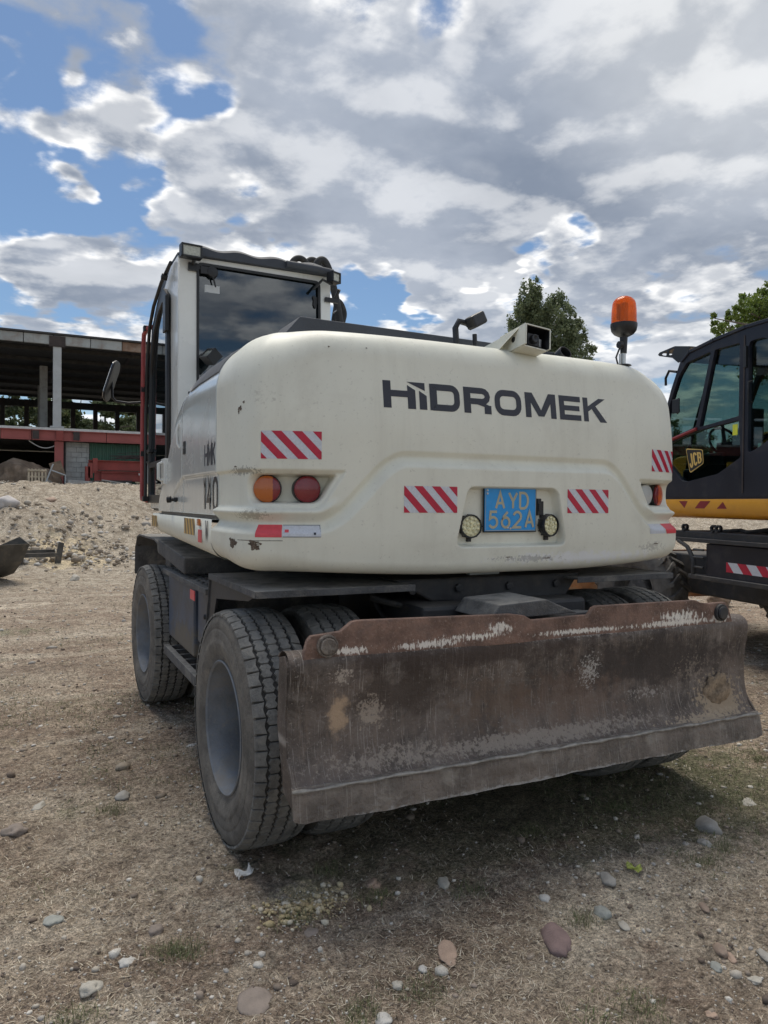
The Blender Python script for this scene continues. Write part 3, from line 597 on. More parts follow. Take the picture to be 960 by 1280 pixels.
# tail plan curve (half) and its arc length
def _path():
    pts=[(x,.338+.068*x**3.9) for x in np.linspace(0,1.2,241)]
    sl_=.068*3.9*1.2**2.9; p0=np.array(pts[-1]); d0=np.array([1,sl_])/np.hypot(1,sl_); p3=np.array([1.29,.85]); p1=p0+d0*.075; p2=p3-np.array([0,.22])
    for t in np.linspace(0,1,80)[1:]: pts.append(tuple((1-t)**3*p0+3*(1-t)**2*t*p1+3*(1-t)*t*t*p2+t**3*p3))
    for y in np.linspace(.85,.95,8)[1:]: pts.append((1.29,y))
    return np.array(pts)
PT=_path(); SS=np.r_[0,np.cumsum(np.hypot(*np.diff(PT,axis=0).T))]; SMAX=SS[-1]
def plan(s):
    a=np.abs(s); sg=np.where(np.asarray(s)<0,-1.,1.); x=np.interp(a,SS,PT[:,0]); y=np.interp(a,SS,PT[:,1])
    h=.006; x1=np.interp(a+h,SS,PT[:,0]);y1=np.interp(a+h,SS,PT[:,1]);x0=np.interp(a-h,SS,PT[:,0]);y0=np.interp(a-h,SS,PT[:,1])
    x0=np.where(a<h,-x1,x0); y0=np.where(a<h,y1,y0); tx,ty=x1-x0,y1-y0; L=np.hypot(tx,ty)+1e-9; nx,ny=ty/L,-tx/L
    return sg*x,y,sg*nx,ny       # point and outward normal
def sdpoly(P,poly):     # signed distance, inside positive
    x,y=P; d=np.full(x.shape,1e9); ins=np.zeros(x.shape,bool); n=len(poly)
    for i in range(n):
        ax,ay=poly[i];bx,by=poly[(i+1)%n]; ex,ey=bx-ax,by-ay; L=ex*ex+ey*ey+1e-12
        t=np.clip(((x-ax)*ex+(y-ay)*ey)/L,0,1); d=np.minimum(d,np.hypot(x-ax-t*ex,y-ay-t*ey))
        c=((ay>y)!=(by>y)); xi=ax+(y-ay)*ex/(ey if abs(ey)>1e-12 else 1e-12); ins^=c&(x<xi)
    return np.where(ins,d,-d)
VPOLY=rpoly([(-3,1.465),(-.955,1.466),(-.875,1.515),(-.69,1.715),(-.61,1.763),(.61,1.763),(.69,1.715),(.875,1.515),(.955,1.466),(3,1.465),(3,1.0),(-3,1.0)],[.0,.06,.05,.05,.05,.05,.05,.05,.06,0,0,0])
LAMPPANEL=rpoly([(-3,1.699),(-.845,1.699),(-.965,1.515),(-3,1.515)],[0,.03,.05,0])
POCKET=rpoly([(-1.312,1.680),(-.890,1.680),(-.972,1.546),(-1.312,1.546)],[.062,.03,.04,.062],8)
RECESS=rpoly([(-.262,1.636),(.262,1.636),(.318,1.350),(-.330,1.350)],[.04,.05,.045,.05],8)
def emboss(s,z):
    P=(s,z); Pm=(-np.abs(s),z)
    d=sdpoly(P,VPOLY)
    low=-.016+.040*sst(.0,.052,d); up=-.016*sst(-.030,0,d)
    e=np.where(d>0,low,up)
    p=sdpoly(Pm,LAMPPANEL); w=sst(0,.018,p)*np.where(d>0,0,1)
    e=e-.014*w
    # the frame edge below the lamps swells out before it dips into the groove
    e=e+.016*np.where(d<0,1,0)*np.exp(-((d+.045)/.016)**2)*sst(-.86,-.95,-np.abs(s))*sst(1.60,1.53,z)
    k_=sdpoly(Pm,POCKET); e=e-.095*sst(0,.012,k_); e=e-.004*sst(-.008,0,k_)*sst(.004,-.0,k_)
    r_=sdpoly(P,RECESS); e=e-.052*sst(0,.014,r_)
    return e
ZB0,ZT0=1.224,2.335
def zbot(s): a=np.abs(s); return ZB0+.028*sst(.3,1.2,a)+.024*sst(1.25,1.65,a)
def rtop(s): a=np.abs(s); return .125+.125*sst(.9,1.35,a)
def rbot(s): a=np.abs(s); return .055+.045*sst(.9,1.3,a)
def cw(s,t,off=0.,ztrue=None):
    """surface of the tail casting. t in 0..4: underside edge round, wall, top round, lid. For decals pass ztrue instead of t."""
    s=np.asarray(s,float)
    x,y,nx,ny=plan(s); qx=np.clip(x,-.82,.82); qy=np.full_like(x,.95); dx,dy=qx-x,qy-y; L=np.hypot(dx,dy)+1e-9; dx/=L;dy/=L
    zb=zbot(s);rb_=rbot(s);rt=rtop(s)
    lean=lambda z:.05*sst(1.85,2.34,z)*sst(1.5,1.15,np.abs(s))+.06*sst(1.42,1.20,z)*sst(1.3,.9,np.abs(s))*.25
    if ztrue is not None: z=np.asarray(ztrue,float); ins=lean(z); w=1.
    else:
        t=np.asarray(t,float); z0=zb+rb_; z1=ZT0-rt
        a=np.clip(t,0,1)*np.pi/2; zA=zb+rb_*(1-np.cos(np.pi/2-a)) if False else z0-rb_*np.cos(a); iA=rb_*(1-np.sin(a))
        zB=z0+(z1-z0)*np.clip(t-1,0,1)
        c=np.clip(t-2,0,1)*np.pi/2; zC=z1+rt*np.sin(c); iC=rt*(1-np.cos(c))
        z=np.where(t<1,zA,np.where(t<2,zB,zC)); ins=np.where(t<1,iA,np.where(t<2,0,iC))+lean(z)
        w=1.
    e=emboss(s,z)*w
    return np.stack([x+dx*ins+nx*(e+off),y+dy*ins+ny*(e+off),z],-1),(qx,qy)
NS=790
sv=np.linspace(-SMAX,SMAX,NS); tv=np.r_[np.linspace(0,1,14)[:-1],1+np.linspace(0,1,215)[:-1],2+np.linspace(0,1,22)]
Sg,Tg=np.meshgrid(sv,tv,indexing='ij'); Pg,(qx,qy)=cw(Sg,Tg)
bot=np.stack([qx[:,0],qy[:,0],np.full(NS,ZB0+.01)],-1)[:,None]; top=np.stack([qx[:,0],qy[:,0],np.full(NS,ZT0+.004)],-1)[:,None]
Pg=np.concatenate([bot,Pg,top],1); nv=Pg.shape[1]
me=npmesh('counterweight',Pg.reshape(-1,3),grid_faces(NS,nv),white_m)
CW=obj('counterweight',me,EX)
def cs(off): return lambda s,z: tuple(cw(np.array([s]),None,off,np.array([z]))[0][0])
# lettering across the tail
def hx(x):     # measured letter edges to arc length
    return float(np.interp(x,[35,65,133,165,180,210,222,345,358,467,480,592,605,728,742,827,838,930],[-.682,-.646,-.563,-.523,-.504,-.466,-.45,-.287,-.269,-.118,-.099,.064,.084,.272,.294,.432,.45,.609]))
Z0,Z1=1.981,2.105; H=Z1-Z0; wv=.030; T_=.038
Lt=[[]]
def rect(a,b_,c,d): return [(a,c),(b_,c),(b_,d),(a,d)]
def L_(*ps): Lt[-1].extend(ps)
def nxt(): Lt.append([])
a,b_=hx(35),hx(165)
L_(rect(a,a+T_,Z0,Z1),rect(a+T_,hx(137),Z0+H*.42,Z0+H*.66),[(hx(133),Z0),(hx(165),Z0),(hx(165),Z0+H*.70),(hx(133),Z0+H*.88)])
nxt(); L_([(hx(180),Z0),(hx(210),Z0),(hx(210),Z0+H*.52),(hx(180),Z0+H*.70)],[(hx(131),Z1),(hx(204),Z0+H*.70),(hx(204),Z1)])
def roundbox(a,b_,t,rad,left_square=False):
    o=[];r_=rad
    if left_square: pts=[(a,Z0+t/2),(a,Z1-t/2)]; pts=[(a+t/2,Z0+t/2)]
    c=[]
    aa,bb,zz0,zz1=a+t/2,b_-t/2,Z0+t*.38,Z1-t*.38
    rl=.001 if left_square else r_
    c+=arcpts(bb-r_,zz1-r_,r_,r_,90,0,5)+arcpts(bb-r_,zz0+r_,r_,r_,0,-90,5)+arcpts(aa+rl,zz0+rl,rl,rl,-90,-180,5 if not left_square else 1)+arcpts(aa+rl,zz1-rl,rl,rl,180,90,5 if not left_square else 1)
    return stroke(c,t*.8,True)
nxt(); L_(*roundbox(hx(222),hx(345),T_,.032,True)); L_(rect(hx(222),hx(222)+T_,Z0,Z1))
a,b_=hx(358),hx(465); nxt(); L_(rect(a,a+T_,Z0,Z1)); 
zz=Z0+H*.33
c=[(a+T_,Z1-T_*.38),(b_-.045,Z1-T_*.38)]+arcpts(b_-.045,Z1-T_*.38-.026,.030,.026,90,-90,6)+[(a+T_,Z1-T_*.38-.052)]
L_(*stroke(c,T_*.76)); L_([(b_-.078,Z0+H*.36),(b_-.038,Z0+H*.42),(b_+.004,Z0+H*.30),(b_-.030,Z0+H*.26)],rect(b_-.035,b_+.004,Z0,Z0+H*.33))
nxt(); L_(*roundbox(hx(480),hx(592),T_,.036))
a,b_=hx(605),hx(728); m_=(a+b_)/2; nxt()
L_(rect(a,a+.034,Z0,Z1),rect(b_-.034,b_,Z0,Z1),[(a+.002,Z1),(a+.044,Z1),(m_+.018,Z0+H*.06),(m_-.018,Z0+H*.06)],[(b_-.044,Z1),(b_-.002,Z1),(m_+.018,Z0+H*.06),(m_-.018,Z0+H*.06)])
a,b_=hx(742),hx(827); nxt(); L_(rect(a,a+T_*.85,Z0,Z1),rect(a,b_,Z0,Z0+.028),rect(a,b_,Z1-.028,Z1),rect(a,b_-.008,Z0+H/2-.013,Z0+H/2+.013))
a,b_=hx(838),hx(930); nxt(); L_(rect(a,a+T_*.85,Z0,Z1),[(a+.028,Z0+H*.40),(a+.028,Z0+H*.62),(b_-.05,Z1),(b_-.004,Z1)],[(a+.050,Z0+H*.60),(a+.078,Z0+H*.72),(b_,Z0),(b_-.048,Z0)])
for ps in Lt:
    mb=MB()
    for i,p in enumerate(ps): decal(mb,p,cs(.0012+.0001*i/len(ps)),0,.03,.07)
    mb.build('letter',letter_m,EX,smooth=True)
# striped tapes
def tape(name,s0,s1,z0,z1,fn,mats,per,wid,ph,slope=1.0,parent=EX,lab=None,o1=.0010,o2=.0018):
    mb=MB(); rc=[(s0,z0),(s1,z0),(s1,z1),(s0,z1)]; decal(mb,rc,fn(o1),0,.02,.03)
    h=z1-z0;x=s0+ph-per*3
    while x<s1+h*2:
        p=[(x,z1),(x+wid,z1),(x+wid+h*slope,z0),(x+h*slope,z0)]
        for (nx,ny,c) in ((-1,0,-s0),(1,0,s1)): 
            if len(p)>=3: p=clip(p,nx,ny,c)
        if len(p)>=3: decal(mb,p,fn(o2),1,.02,.03)
        x+=per
    o=mb.build(name,mats,parent,smooth=True)
    if lab:o['label']=lab
    return o
RW=[wht_m,red_m]
tape('striped_tape',-1.226,-.966,1.741,1.861,cs,RW,.0885,.043,-.045,.97); tape('striped_tape',.972,1.236,1.741,1.861,cs,RW,.0885,.046,-.04,.97)
tape('striped_tape',-.595,-.324,1.512,1.632,cs,RW,.0885,.043,-.04,.97); tape('striped_tape',.318,.590,1.512,1.632,cs,RW,.0885,.043,-.04,.97)
mb=MB()
for (a,b_,m_) in ((-1.24,-1.134,1),(-1.132,-.968,0)): decal(mb,rect(a,b_,1.404,1.457),cs(.0016),m_,.02,.008)
decal(mb,rect(-1.122,-1.105,1.425,1.437),cs(.0026),1,.02,.008); decal(mb,rect(-1.0,-.99,1.415,1.425),cs(.0026),2,.02,.008)
for z in (1.4048,1.4545): decal(mb,rect(-1.13,-.97,z,z+.002),cs(.0024),2)
decal(mb,rect(-.972,-.970,1.405,1.456),cs(.0018),2)
mb.build('reflector_strip',[wht_m,redl_m,letter_m],EX,smooth=True)
mb=MB(); decal(mb,rect(.925,1.085,1.40,1.452),cs(.0016),0,.02,.008)
decal(mb,[(1.08,1.452),(1.10,1.398),(1.235,1.398),(1.235,1.452)],cs(.0024),1,.015,.008)
mb.build('reflector_strip',[wht_m,redl_m],EX,smooth=True)
# chips in the paint at the lower left corner
def blotch(mb,s,z,rs,rz,seed,fn,n=44,mi=0):
    r_=random.Random(seed); ring=[]
    for i in range(n):
        a=2*math.pi*i/n; d=.66+.22*r_.random()+.16*math.sin(a*3+seed)+.12*math.sin(a*5+seed*2); ring.append((s+rs*d*math.cos(a),z+rz*d*math.sin(a)))
    for i in range(n): decal(mb,[(s,z),ring[i],ring[(i+1)%n]],fn,mi,.03,.05)
mb=MB(); blotch(mb,-1.372,1.374,.040,.028,1,cs(.0010)); blotch(mb,-1.245,1.378,.030,.014,2,cs(.0010)); blotch(mb,-1.240,1.362,.020,.018,3,cs(.0012))
decal(mb,rect(-1.33,-1.13,1.388,1.3905),cs(.001)); blotch(mb,-1.36,1.965,.022,.012,4,cs(.001)); blotch(mb,-1.33,1.99,.010,.007,5,cs(.001)); blotch(mb,-1.37,1.95,.008,.012,6,cs(.001)); blotch(mb,-.93,2.24,.006,.004,7,cs(.001)); blotch(mb,-.75,2.245,.005,.003,8,cs(.001))
blotch(mb,-1.40,1.71,.02,.004,9,cs(.001)); blotch(mb,.99,1.345,.03,.004,10,cs(.001)); blotch(mb,.2,1.29,.03,.003,11,cs(.001)); blotch(mb,-.03,1.30,.02,.003,13,cs(.001))
mb.build('paint_chips',chip_m,EX,smooth=True)['kind']='stuff'

# tail lamps in their pockets
def frame_at(s,z,off):
    p=np.array(cs(0)(s,z)); x,y,nx,ny=plan(np.array([float(s)])); n=np.array([nx[0],ny[0],0]); return None
def lampset(s,z,depth,r,prof,mats,mis,name,parent=EX,tiltn=None,label=None):
    x,y,nx,ny=plan(np.array([float(s)])); n=np.array([float(nx[0]),float(ny[0]),0.])
    if tiltn is not None: n=tiltn/np.linalg.norm(tiltn)
    c=np.array([float(x[0]),float(y[0]),z])-n*depth
    mb=MB(); mb.lathe(prof,tuple(c),tuple(n),28,mis); o=mb.build(name,mats,parent,autos=35)
    if label:o['label']=label
    return o,c,n
black_l=black_m
for (s_,ml,lab,half) in ((-1.208,amber_m,'amber and dark red round lamp',1),(-1.010,redlens_m,'red round lamp',0),(1.010,whitelens_m,'clear round lamp',0),(1.203,orangel_m,'orange and red round lamp',1)):
    prof=[(-.04,.0),(-.04,.058),(.0,.063),(.012,.063),(.014,.057)]
    tn=np.array([0.1*(1 if s_>0 else -1),-1,0])
    if abs(s_)>1.2: tn=np.array([.45*(1 if s_>0 else -1),-1,0])
    o,c,n=lampset(s_,1.612,.088,.055,prof,[black_l],[0]*4,'tail_lamp',tiltn=tn,label=lab)
    mb=MB(); prof2=[(.012,.059),(.024,.0585)]+[(.024+.009*math.sin(a),.0585*math.cos(a)) for a in np.linspace(.12,1.56,22)]
    mb.lathe(prof2,tuple(c),tuple(n),72,0)
    if half:   # the inner part of the lens is red, the outer amber
        tx=Vector((0,0,1)).cross(Vector(n)); sgn=1 if s_<0 else -1
        for i,f in enumerate(mb.f):
            ce=sum((Vector(mb.v[j]) for j in f),Vector())/len(f)-Vector(c)
            if ce.dot(Vector((1,0,0)))*sgn>.012: mb.m[i]=1
    mb.build('lens',[ml,redlens_m],o,smooth=True)
# two round LED lamps, number plate, black module in the recess
def ledlamp(x,z,yaw):
    n=np.array([math.sin(yaw),-math.cos(yaw),.05]); n/=np.linalg.norm(n); c=np.array([x,.372,z])+n*.022
    b_=MB(); b_.lathe([(-.03,.0),(-.03,.040),(-.012,.054),(.022,.056),(.026,.054),(.026,.049)],tuple(c),tuple(n),32,0)
    for i in range(12):
        a=2*math.pi*i/12; u=Vector((math.cos(yaw),math.sin(yaw),0)); p=Vector(c)+u*math.cos(a)*.054+Vector((0,0,1))*math.sin(a)*.054; b_.obox(p,(.003,.02,.003))
    b_.box(x-.010,x+.010,.352,.385,z-.072,z-.045); o=b_.build('work_lamp',black_m,EX,autos=35,label='round LED lamp in the plate recess')
    l_=MB(); l_.lathe([(.018,.0495),(.019,.03),(.019,0)],tuple(c),tuple(n),32,0); l_.build('lens',led_m,o,smooth=True)
    d_=MB(); u=Vector((math.cos(yaw),math.sin(yaw),0))
    for (rad,cnt) in ((0.0,1),(.018,5),(.037,10)):
        for i in range(cnt):
            a=2*math.pi*i/cnt+.3; p=Vector(c)+u*math.cos(a)*rad+Vector((0,0,1))*math.sin(a)*rad+Vector(n)*.0185
            d_.lathe([(0,.0085),(.004,.0075),(.006,.004),(.0065,0)],tuple(p),tuple(n),8,0)
    d_.build('reflector_cells',led_m,o,smooth=True)['kind']='stuff'
ledlamp(-.232,1.447,-.12); ledlamp(.222,1.449,.16)
PLo=MB().box(-.152,.148,.345,.349,1.424,1.634).build('number_plate',plate_m,EX,bevel=.0012)
PL2=MB().box(-.158,.154,.3492,.3535,1.418,1.637).build('plate_holder',black_m,PLo,bevel=.001)
def glyph(ch,x,z,w,h):
    A=lambda *p:[(x+a*w,z+b_*h) for a,b_ in p]
    def el(cx,cy,rx,ry,a0,a1,n=8): return [(x+w*(cx+rx*math.cos(R(a0+(a1-a0)*i/n))),z+h*(cy+ry*math.sin(R(a0+(a1-a0)*i/n)))) for i in range(n+1)]
    if ch=='A': return [A((0,0),(.5,1),(1,0)),A((.18,.33),(.82,.33))]
    if ch=='Y': return [A((0,1),(.5,.45),(1,1)),A((.5,.45),(.5,0))]
    if ch=='D': return [A((0,0),(0,1))+A((.4,1))+el(.45,.5,.55,.5,80,-80,10)+A((.4,0),(0,0))]
    if ch=='5': return [A((.92,1),(.15,1),(.08,.56))+el(.45,.33,.5,.33,115,-150,12)]
    if ch=='6': return [A((.75,1),(.3,.72))+el(.5,.32,.48,.32,150,-210,14)]
    if ch=='2': return [el(.5,.70,.46,.30,165,-40,10)+A((.0,.0),(1,0))]
    if ch=='1': return [A((.1,.8),(.6,1),(.6,0))]
    if ch=='4': return [A((.75,0),(.75,1),(.0,.30),(1.05,.30))]
    if ch=='0': return [el(.5,.72,.46,.28,0,180,8)+el(.5,.28,.46,.28,180,360,8)+el(.5,.72,.46,.28,0,1,1)[:1]]
    if ch=='H': return [A((0,0),(0,1)),A((1,0),(1,1)),A((0,.5),(1,.5))]
    if ch=='M': return [A((0,0),(0,1),(.5,.25),(1,1),(1,0))]
    if ch=='K': return [A((0,0),(0,1)),A((1,1),(.1,.48)),A((.3,.6),(1,0))]
    if ch=='W': return [A((0,1),(.25,0),(.5,.8),(.75,0),(1,1))]
    if ch=='J': return [A((.95,1),(.95,.3))+el(.5,.28,.45,.28,0,-180,8)]
    if ch=='C': return [el(.5,.7,.48,.3,20,180,7)+el(.5,.3,.48,.3,180,340,7)]
    if ch=='B': return [A((0,0),(0,1),(.6,1))+el(.6,.76,.36,.24,80,-90,7)+el(.6,.26,.42,.26,90,-80,7)+A((.6,0),(0,0))]
mb=MB(); fl=lambda x,z:(x,.3442-LIFT[0],z)
for (ch,x,z) in (('A',-.088,1.534),('Y',-.013,1.534),('D',.052,1.534),('5',-.126,1.442),('6',-.056,1.442),('2',.012,1.442),('A',.084,1.442)):
    for st in glyph(ch,x,z,.047,.075):
        for p in stroke(st,.0125): LIFT[0]+=.00003; decal(mb,p,fl,0,.1,.1)
for (a,b_,c,d) in ((-.150,.146,1.4262,1.4285),(-.150,.146,1.6295,1.6318),(-.150,-.148,1.4262,1.6318),(.144,.146,1.4262,1.6318)): decal(mb,rect(a,b_,c,d),fl,0,1,1)
mb.build('plate_characters',plateb_m,PLo)
sc=MB()
for (x,z) in ((-.005,1.436),(-.138,1.619),(-.138,1.604),(-.02,1.44)): sc.lathe([(0,.006),(.003,.005),(.004,0)],(x,.3448,z),(0,-1,0),10)
sc.build('plate_screws',chrome_m,PLo,smooth=True)
md=MB().box(.162,.186,.350,.39,1.50,1.583).box(.186,.204,.355,.39,1.485,1.57).box(.166,.182,.345,.352,1.52,1.56).build('black_light_module',black_m,EX,bevel=.003)

# camera housing on the tail top
ch=thing_cam=MB()
out_=[(-.175,.60,2.335),(-.05,.42,2.325),(-.05,.30,2.325)]
mp=lambda u,v,w:(u,v,w)
HX0,HX1,HY0,HY1,HZ0,HZ1=.02,.255,.30,.62,2.300,2.430
def shell(mb,a):     # tilted box open at the rear
    pass
rot=Matrix.Rotation(R(-7),3,'X')@Matrix.Rotation(R(6),3,'Y')
cc=Vector((.135,.43,2.360))
hb=MB(); hw,hd,hh=.072,.108,.051
def ob(c,h,mi=0): hb.obox(cc+rot@Vector(c),h,rot,mi)
ob((0,0,hh),(hw,hd,.003)); ob((0,.01,-hh),(hw-.004,hd-.01,.003)); ob((-hw,0,0),(.003,hd,hh)); ob((hw,0,0),(.003,hd,hh)); ob((0,hd,0),(hw,.004,hh))
hb.prism([cc+rot@Vector(p) for p in [(-hw-.004,-hd,-hh),(-hw-.004,hd,-hh),(-hw-.004,hd,hh+.002),(-hw-.004,-hd,hh+.004)]],(-.002,0,0))
hb.prism([cc+rot@Vector(p) for p in [(-hw-.004,-.06,hh),(-hw-.004,.11,hh-.01),(-hw-.15,.20,-.05),(-hw-.07,.04,-.062)]],(0,.003,-.004))
HB=hb.build('camera_housing',white_m,EX,bevel=.002)
cb=MB(); cb.obox(cc+rot@Vector((-.01,-.03,-.008)),(.034,.05,.030),rot); cb.lathe([(0,.024),(.02,.022),(.022,.017),(.014,.0)],tuple(cc+rot@Vector((-.01,-.08,-.008))),tuple(rot@Vector((0,-1,0))),20); cb.build('camera',black_m,HB,bevel=.003)
cb=MB(); cb.obox(cc+rot@Vector((0,.06,0)),(hw-.006,.003,hh-.006),rot); cb.obox(cc+rot@Vector((hw-.0045,0,0)),(.001,hd-.004,hh-.005),rot); cb.obox(cc+rot@Vector((-hw+.0045,0,0)),(.001,hd-.004,hh-.005),rot); cb.obox(cc+rot@Vector((0,0,hh-.0045)),(hw-.006,hd-.004,.001),rot); cb.build('dark_lining',black_m,HB)['kind']='stuff'
cb=MB(); cb.lathe([(0,.015),(.002,.014),(.002,0)],tuple(cc+rot@Vector((-hw-.0065,-.01,.0))),tuple(rot@Vector((-1,0,0))),16); cb.build('side_hole',black_m,HB)
cb=MB(); cb.obox(cc+rot@Vector((.045,-.06,-.01)),(.007,.003,.020),rot); cb.build('bright_bracket',chrome_m,HB)

# beacon
mb=MB(); mb.tube([(.90,.55,2.325),(.90,.55,2.42)],.013,12); mb.tube([(.876,.55,2.33),(.876,.55,2.40)],.006,8)
BC=mb.build('beacon_post',chrome_m,EX,smooth=True)
mb=MB(); mb.lathe([(0,.045),(.006,.04),(.008,.02)],(.90,.55,2.335),(0,0,1),16,cap=True); mb.lathe([(0,.018),(.05,.020),(.09,.022),(.10,.034)],(.90,.55,2.405),(0,0,1),18,cap=True); mb.tube([(.90,.55,2.44),(.855,.53,2.445)],.012,8); mb.lathe([(0,.02),(.02,.02)],(.865,.53,2.445),(-1,0,0),10,cap=True)
mb.tube([(.87,.55,2.43),(.855,.56,2.38),(.87,.56,2.34)],.005,6)
mb.lathe([(0,.032),(.012,.054),(.03,.068),(.055,.073),(.070,.073),(.072,.066)],(.90,.55,2.50),(0,0,1),32,cap=True); mb.build('beacon_base',black_m,BC,autos=40)
mb=MB(); pr_=[(0,.069)]+[(.004,.069),(.08,.067),(.105,.064)]+[(.105+.052*math.sin(a),.064*math.cos(a)) for a in np.linspace(.15,1.56,9)]
mb.lathe(pr_,(.90,.55,2.568),(0,0,1),40); mb.build('beacon_dome',beacon_m,BC,smooth=True)
mb=MB(); mb.lathe([(0,.022),(.11,.022),(.12,.0)],(.90,.55,2.575),(0,0,1),16); mb.obox(Vector((.90,.575,2.64)),(.03,.003,.045)); mb.build('beacon_reflector',chrome_m,BC)

# left flank: engine cover, door, skirt, all on one shaped skin
XS=-1.29
def Htop(y): return np.interp(y,[.9,1.45,1.7,1.9,2.05,2.20,2.33,2.45,2.55,2.62,2.66],[2.335,2.335,2.325,2.295,2.24,2.14,2.02,1.92,1.80,1.68,1.54])
def flank(y,v,sgn=-1):       # v 0..1 wall from the sill, 1..2 shoulder, 2..3 lid
    y=np.asarray(y,float);v=np.asarray(v,float)
    h=Htop(y); r_=np.minimum(.25,(h-1.50)*.6); z0=1.487; z1=h-r_
    a=np.clip(v-1,0,1)*np.pi/2
    z=np.where(v<1,z0+(z1-z0)*v,np.where(v<2,z1+r_*np.sin(a),h)); x=np.where(v<1,0,np.where(v<2,r_*(1-np.cos(a)),r_+np.clip(v-2,0,1)*.15))
    yb=1.62; zr=1.699-.0*y-sst(1.75,2.35,y)*.16-.5*np.clip(y-2.1,0,1)
    e=-.011*sst(0,.016,zr-z)
    return np.stack([sgn*(-XS-x+e),y,z],-1)
def skin(name,y0,y1,m,sgn=-1,vmax=3.,parent=EX):
    ys=np.linspace(y0,y1,max(4,int((y1-y0)/.012))); vs_=np.r_[np.linspace(0,1,80)[:-1],np.linspace(1,2,18)[:-1],np.linspace(2,vmax,4)]
    Y,Vv=np.meshgrid(ys,vs_,indexing='ij'); P_=flank(Y,Vv,sgn)
    # turned-in edges give the panel its thickness
    a=P_[:1].copy();a[...,0]-=sgn*.03; b2=P_[-1:].copy();b2[...,0]-=sgn*.03
    P_=np.concatenate([a,P_,b2],0); c_=P_[:,:1].copy(); c_[...,0]-=sgn*.03; P_=np.concatenate([c_,P_],1)
    return obj(name,npmesh(name,P_.reshape(-1,3),grid_faces(P_.shape[0],P_.shape[1]),m),parent)
EC=skin('engine_cover',.957,1.818,side_m); SD=skin('side_door',1.824,2.655,side_m)
skin('engine_cover',.957,2.66,side_m,1)
# dark gap behind the seams
MB().box(-1.271,-1.23,.93,2.64,1.45,1.55).box(-1.255,-1.23,1.81,1.83,1.5,2.2).build('seam_backing',black_m,EX)
mb=MB(); mb.box(-.93,.93,.90,2.30,2.25,2.331); mb.build('hood_lid',side_m,EX,bevel=.01)
# skirt with rounded underside and rounded nose
def skirt(sgn):
    ys=np.r_[np.linspace(.957,2.7,60),np.linspace(2.72,3.05,24)]; ts=np.linspace(0,1,16); rows=[]
    for y in ys:
        zb=1.268+.055*min(1,(y-.95)/1.6)+.03*max(0,(y-2.5)); zt=1.468; nose=max(0,(y-2.72)/.33); xin=.16*(1-math.sqrt(max(0,1-nose**2)))
        row=[(sgn*(1.262-xin),y,zt-.004),(sgn*(1.309-xin),y,zt)]
        for t in ts:
            a=t*math.pi/2; r_=.10; row.append((sgn*(1.312-xin-r_*(1-math.cos(a))),y,zb+r_-r_*math.sin(a)))
        row.append((sgn*(.95),y,zb)); rows.append(row)
    P_=np.array(rows); return P_
for sgn in(-1,1):
    P_=skirt(sgn); o=obj('skirt',npmesh('skirt',P_.reshape(-1,3),grid_faces(P_.shape[0],P_.shape[1]),white_m),EX)
sideflat=lambda off:(lambda u,z:(XS-off+.0,-u,z))       # u=-Y so text reads from the left
def flk(off):
    def f(u,z):
        y=-u; zr=1.699-float(sst(1.75,2.35,np.array(y)))*.16-.5*max(0,min(1,y-2.1)); e=-.011*float(sst(0,.016,np.array(zr-z))); return (XS-e-off-LIFT[0],y,z)
    return f
LIFT[0]=0.
mb=MB()
for (ch,y) in (('H',1.205),('M',1.118),('K',1.035)):
    for st in glyph(ch,-y,1.735,.062,.108):
        for p in stroke(st,.018): LIFT[0]+=.00004; decal(mb,p,flk(.001),0,.05,.2)
mb.build('model_lettering',hmk_m,EX)
mb=MB()
for (ch,y,w_) in (('1',1.27,.05),('4',1.19,.085),('0',1.06,.095)):
    for st in glyph(ch,-y,1.515,w_,.150): 
        for p in stroke(st,.024): LIFT[0]+=.00004; decal(mb,p,flk(.001),0,.05,.2)
mb.build('model_number',letter_m,EX)
skt=lambda off:(lambda u,z:(-1.3125-off,-u,z))
mb=MB()
for st in glyph('W',-1.07,1.375,.05,.085):
    for p in stroke(st,.016): LIFT[0]+=.00004; decal(mb,p,skt(.001+LIFT[0]),0,1,1)
LIFT[0]=0.
mb.build('model_letter',hmk_m,EX)
YB_=[yel_m,brn_m]
tape('hazard_tape',-1.62,-1.34,1.375,1.462,skt,YB_,.075,.032,0,.5,lab='yellow and brown hazard tape'); tape('hazard_tape',-2.80,-2.58,1.38,1.455,skt,YB_,.075,.032,0,.5,lab='yellow and brown hazard tape near the skirt nose')
MB().box(-1.324,-1.312,1.19,1.235,1.43,1.465).build('side_marker',amber_m,EX,bevel=.004,label='small amber side marker')
mb=MB(); decal(mb,rect(-1.25,-1.16,1.345,1.41),skt(.001),0,1,1); mb.build('red_reflector',redl_m,EX)
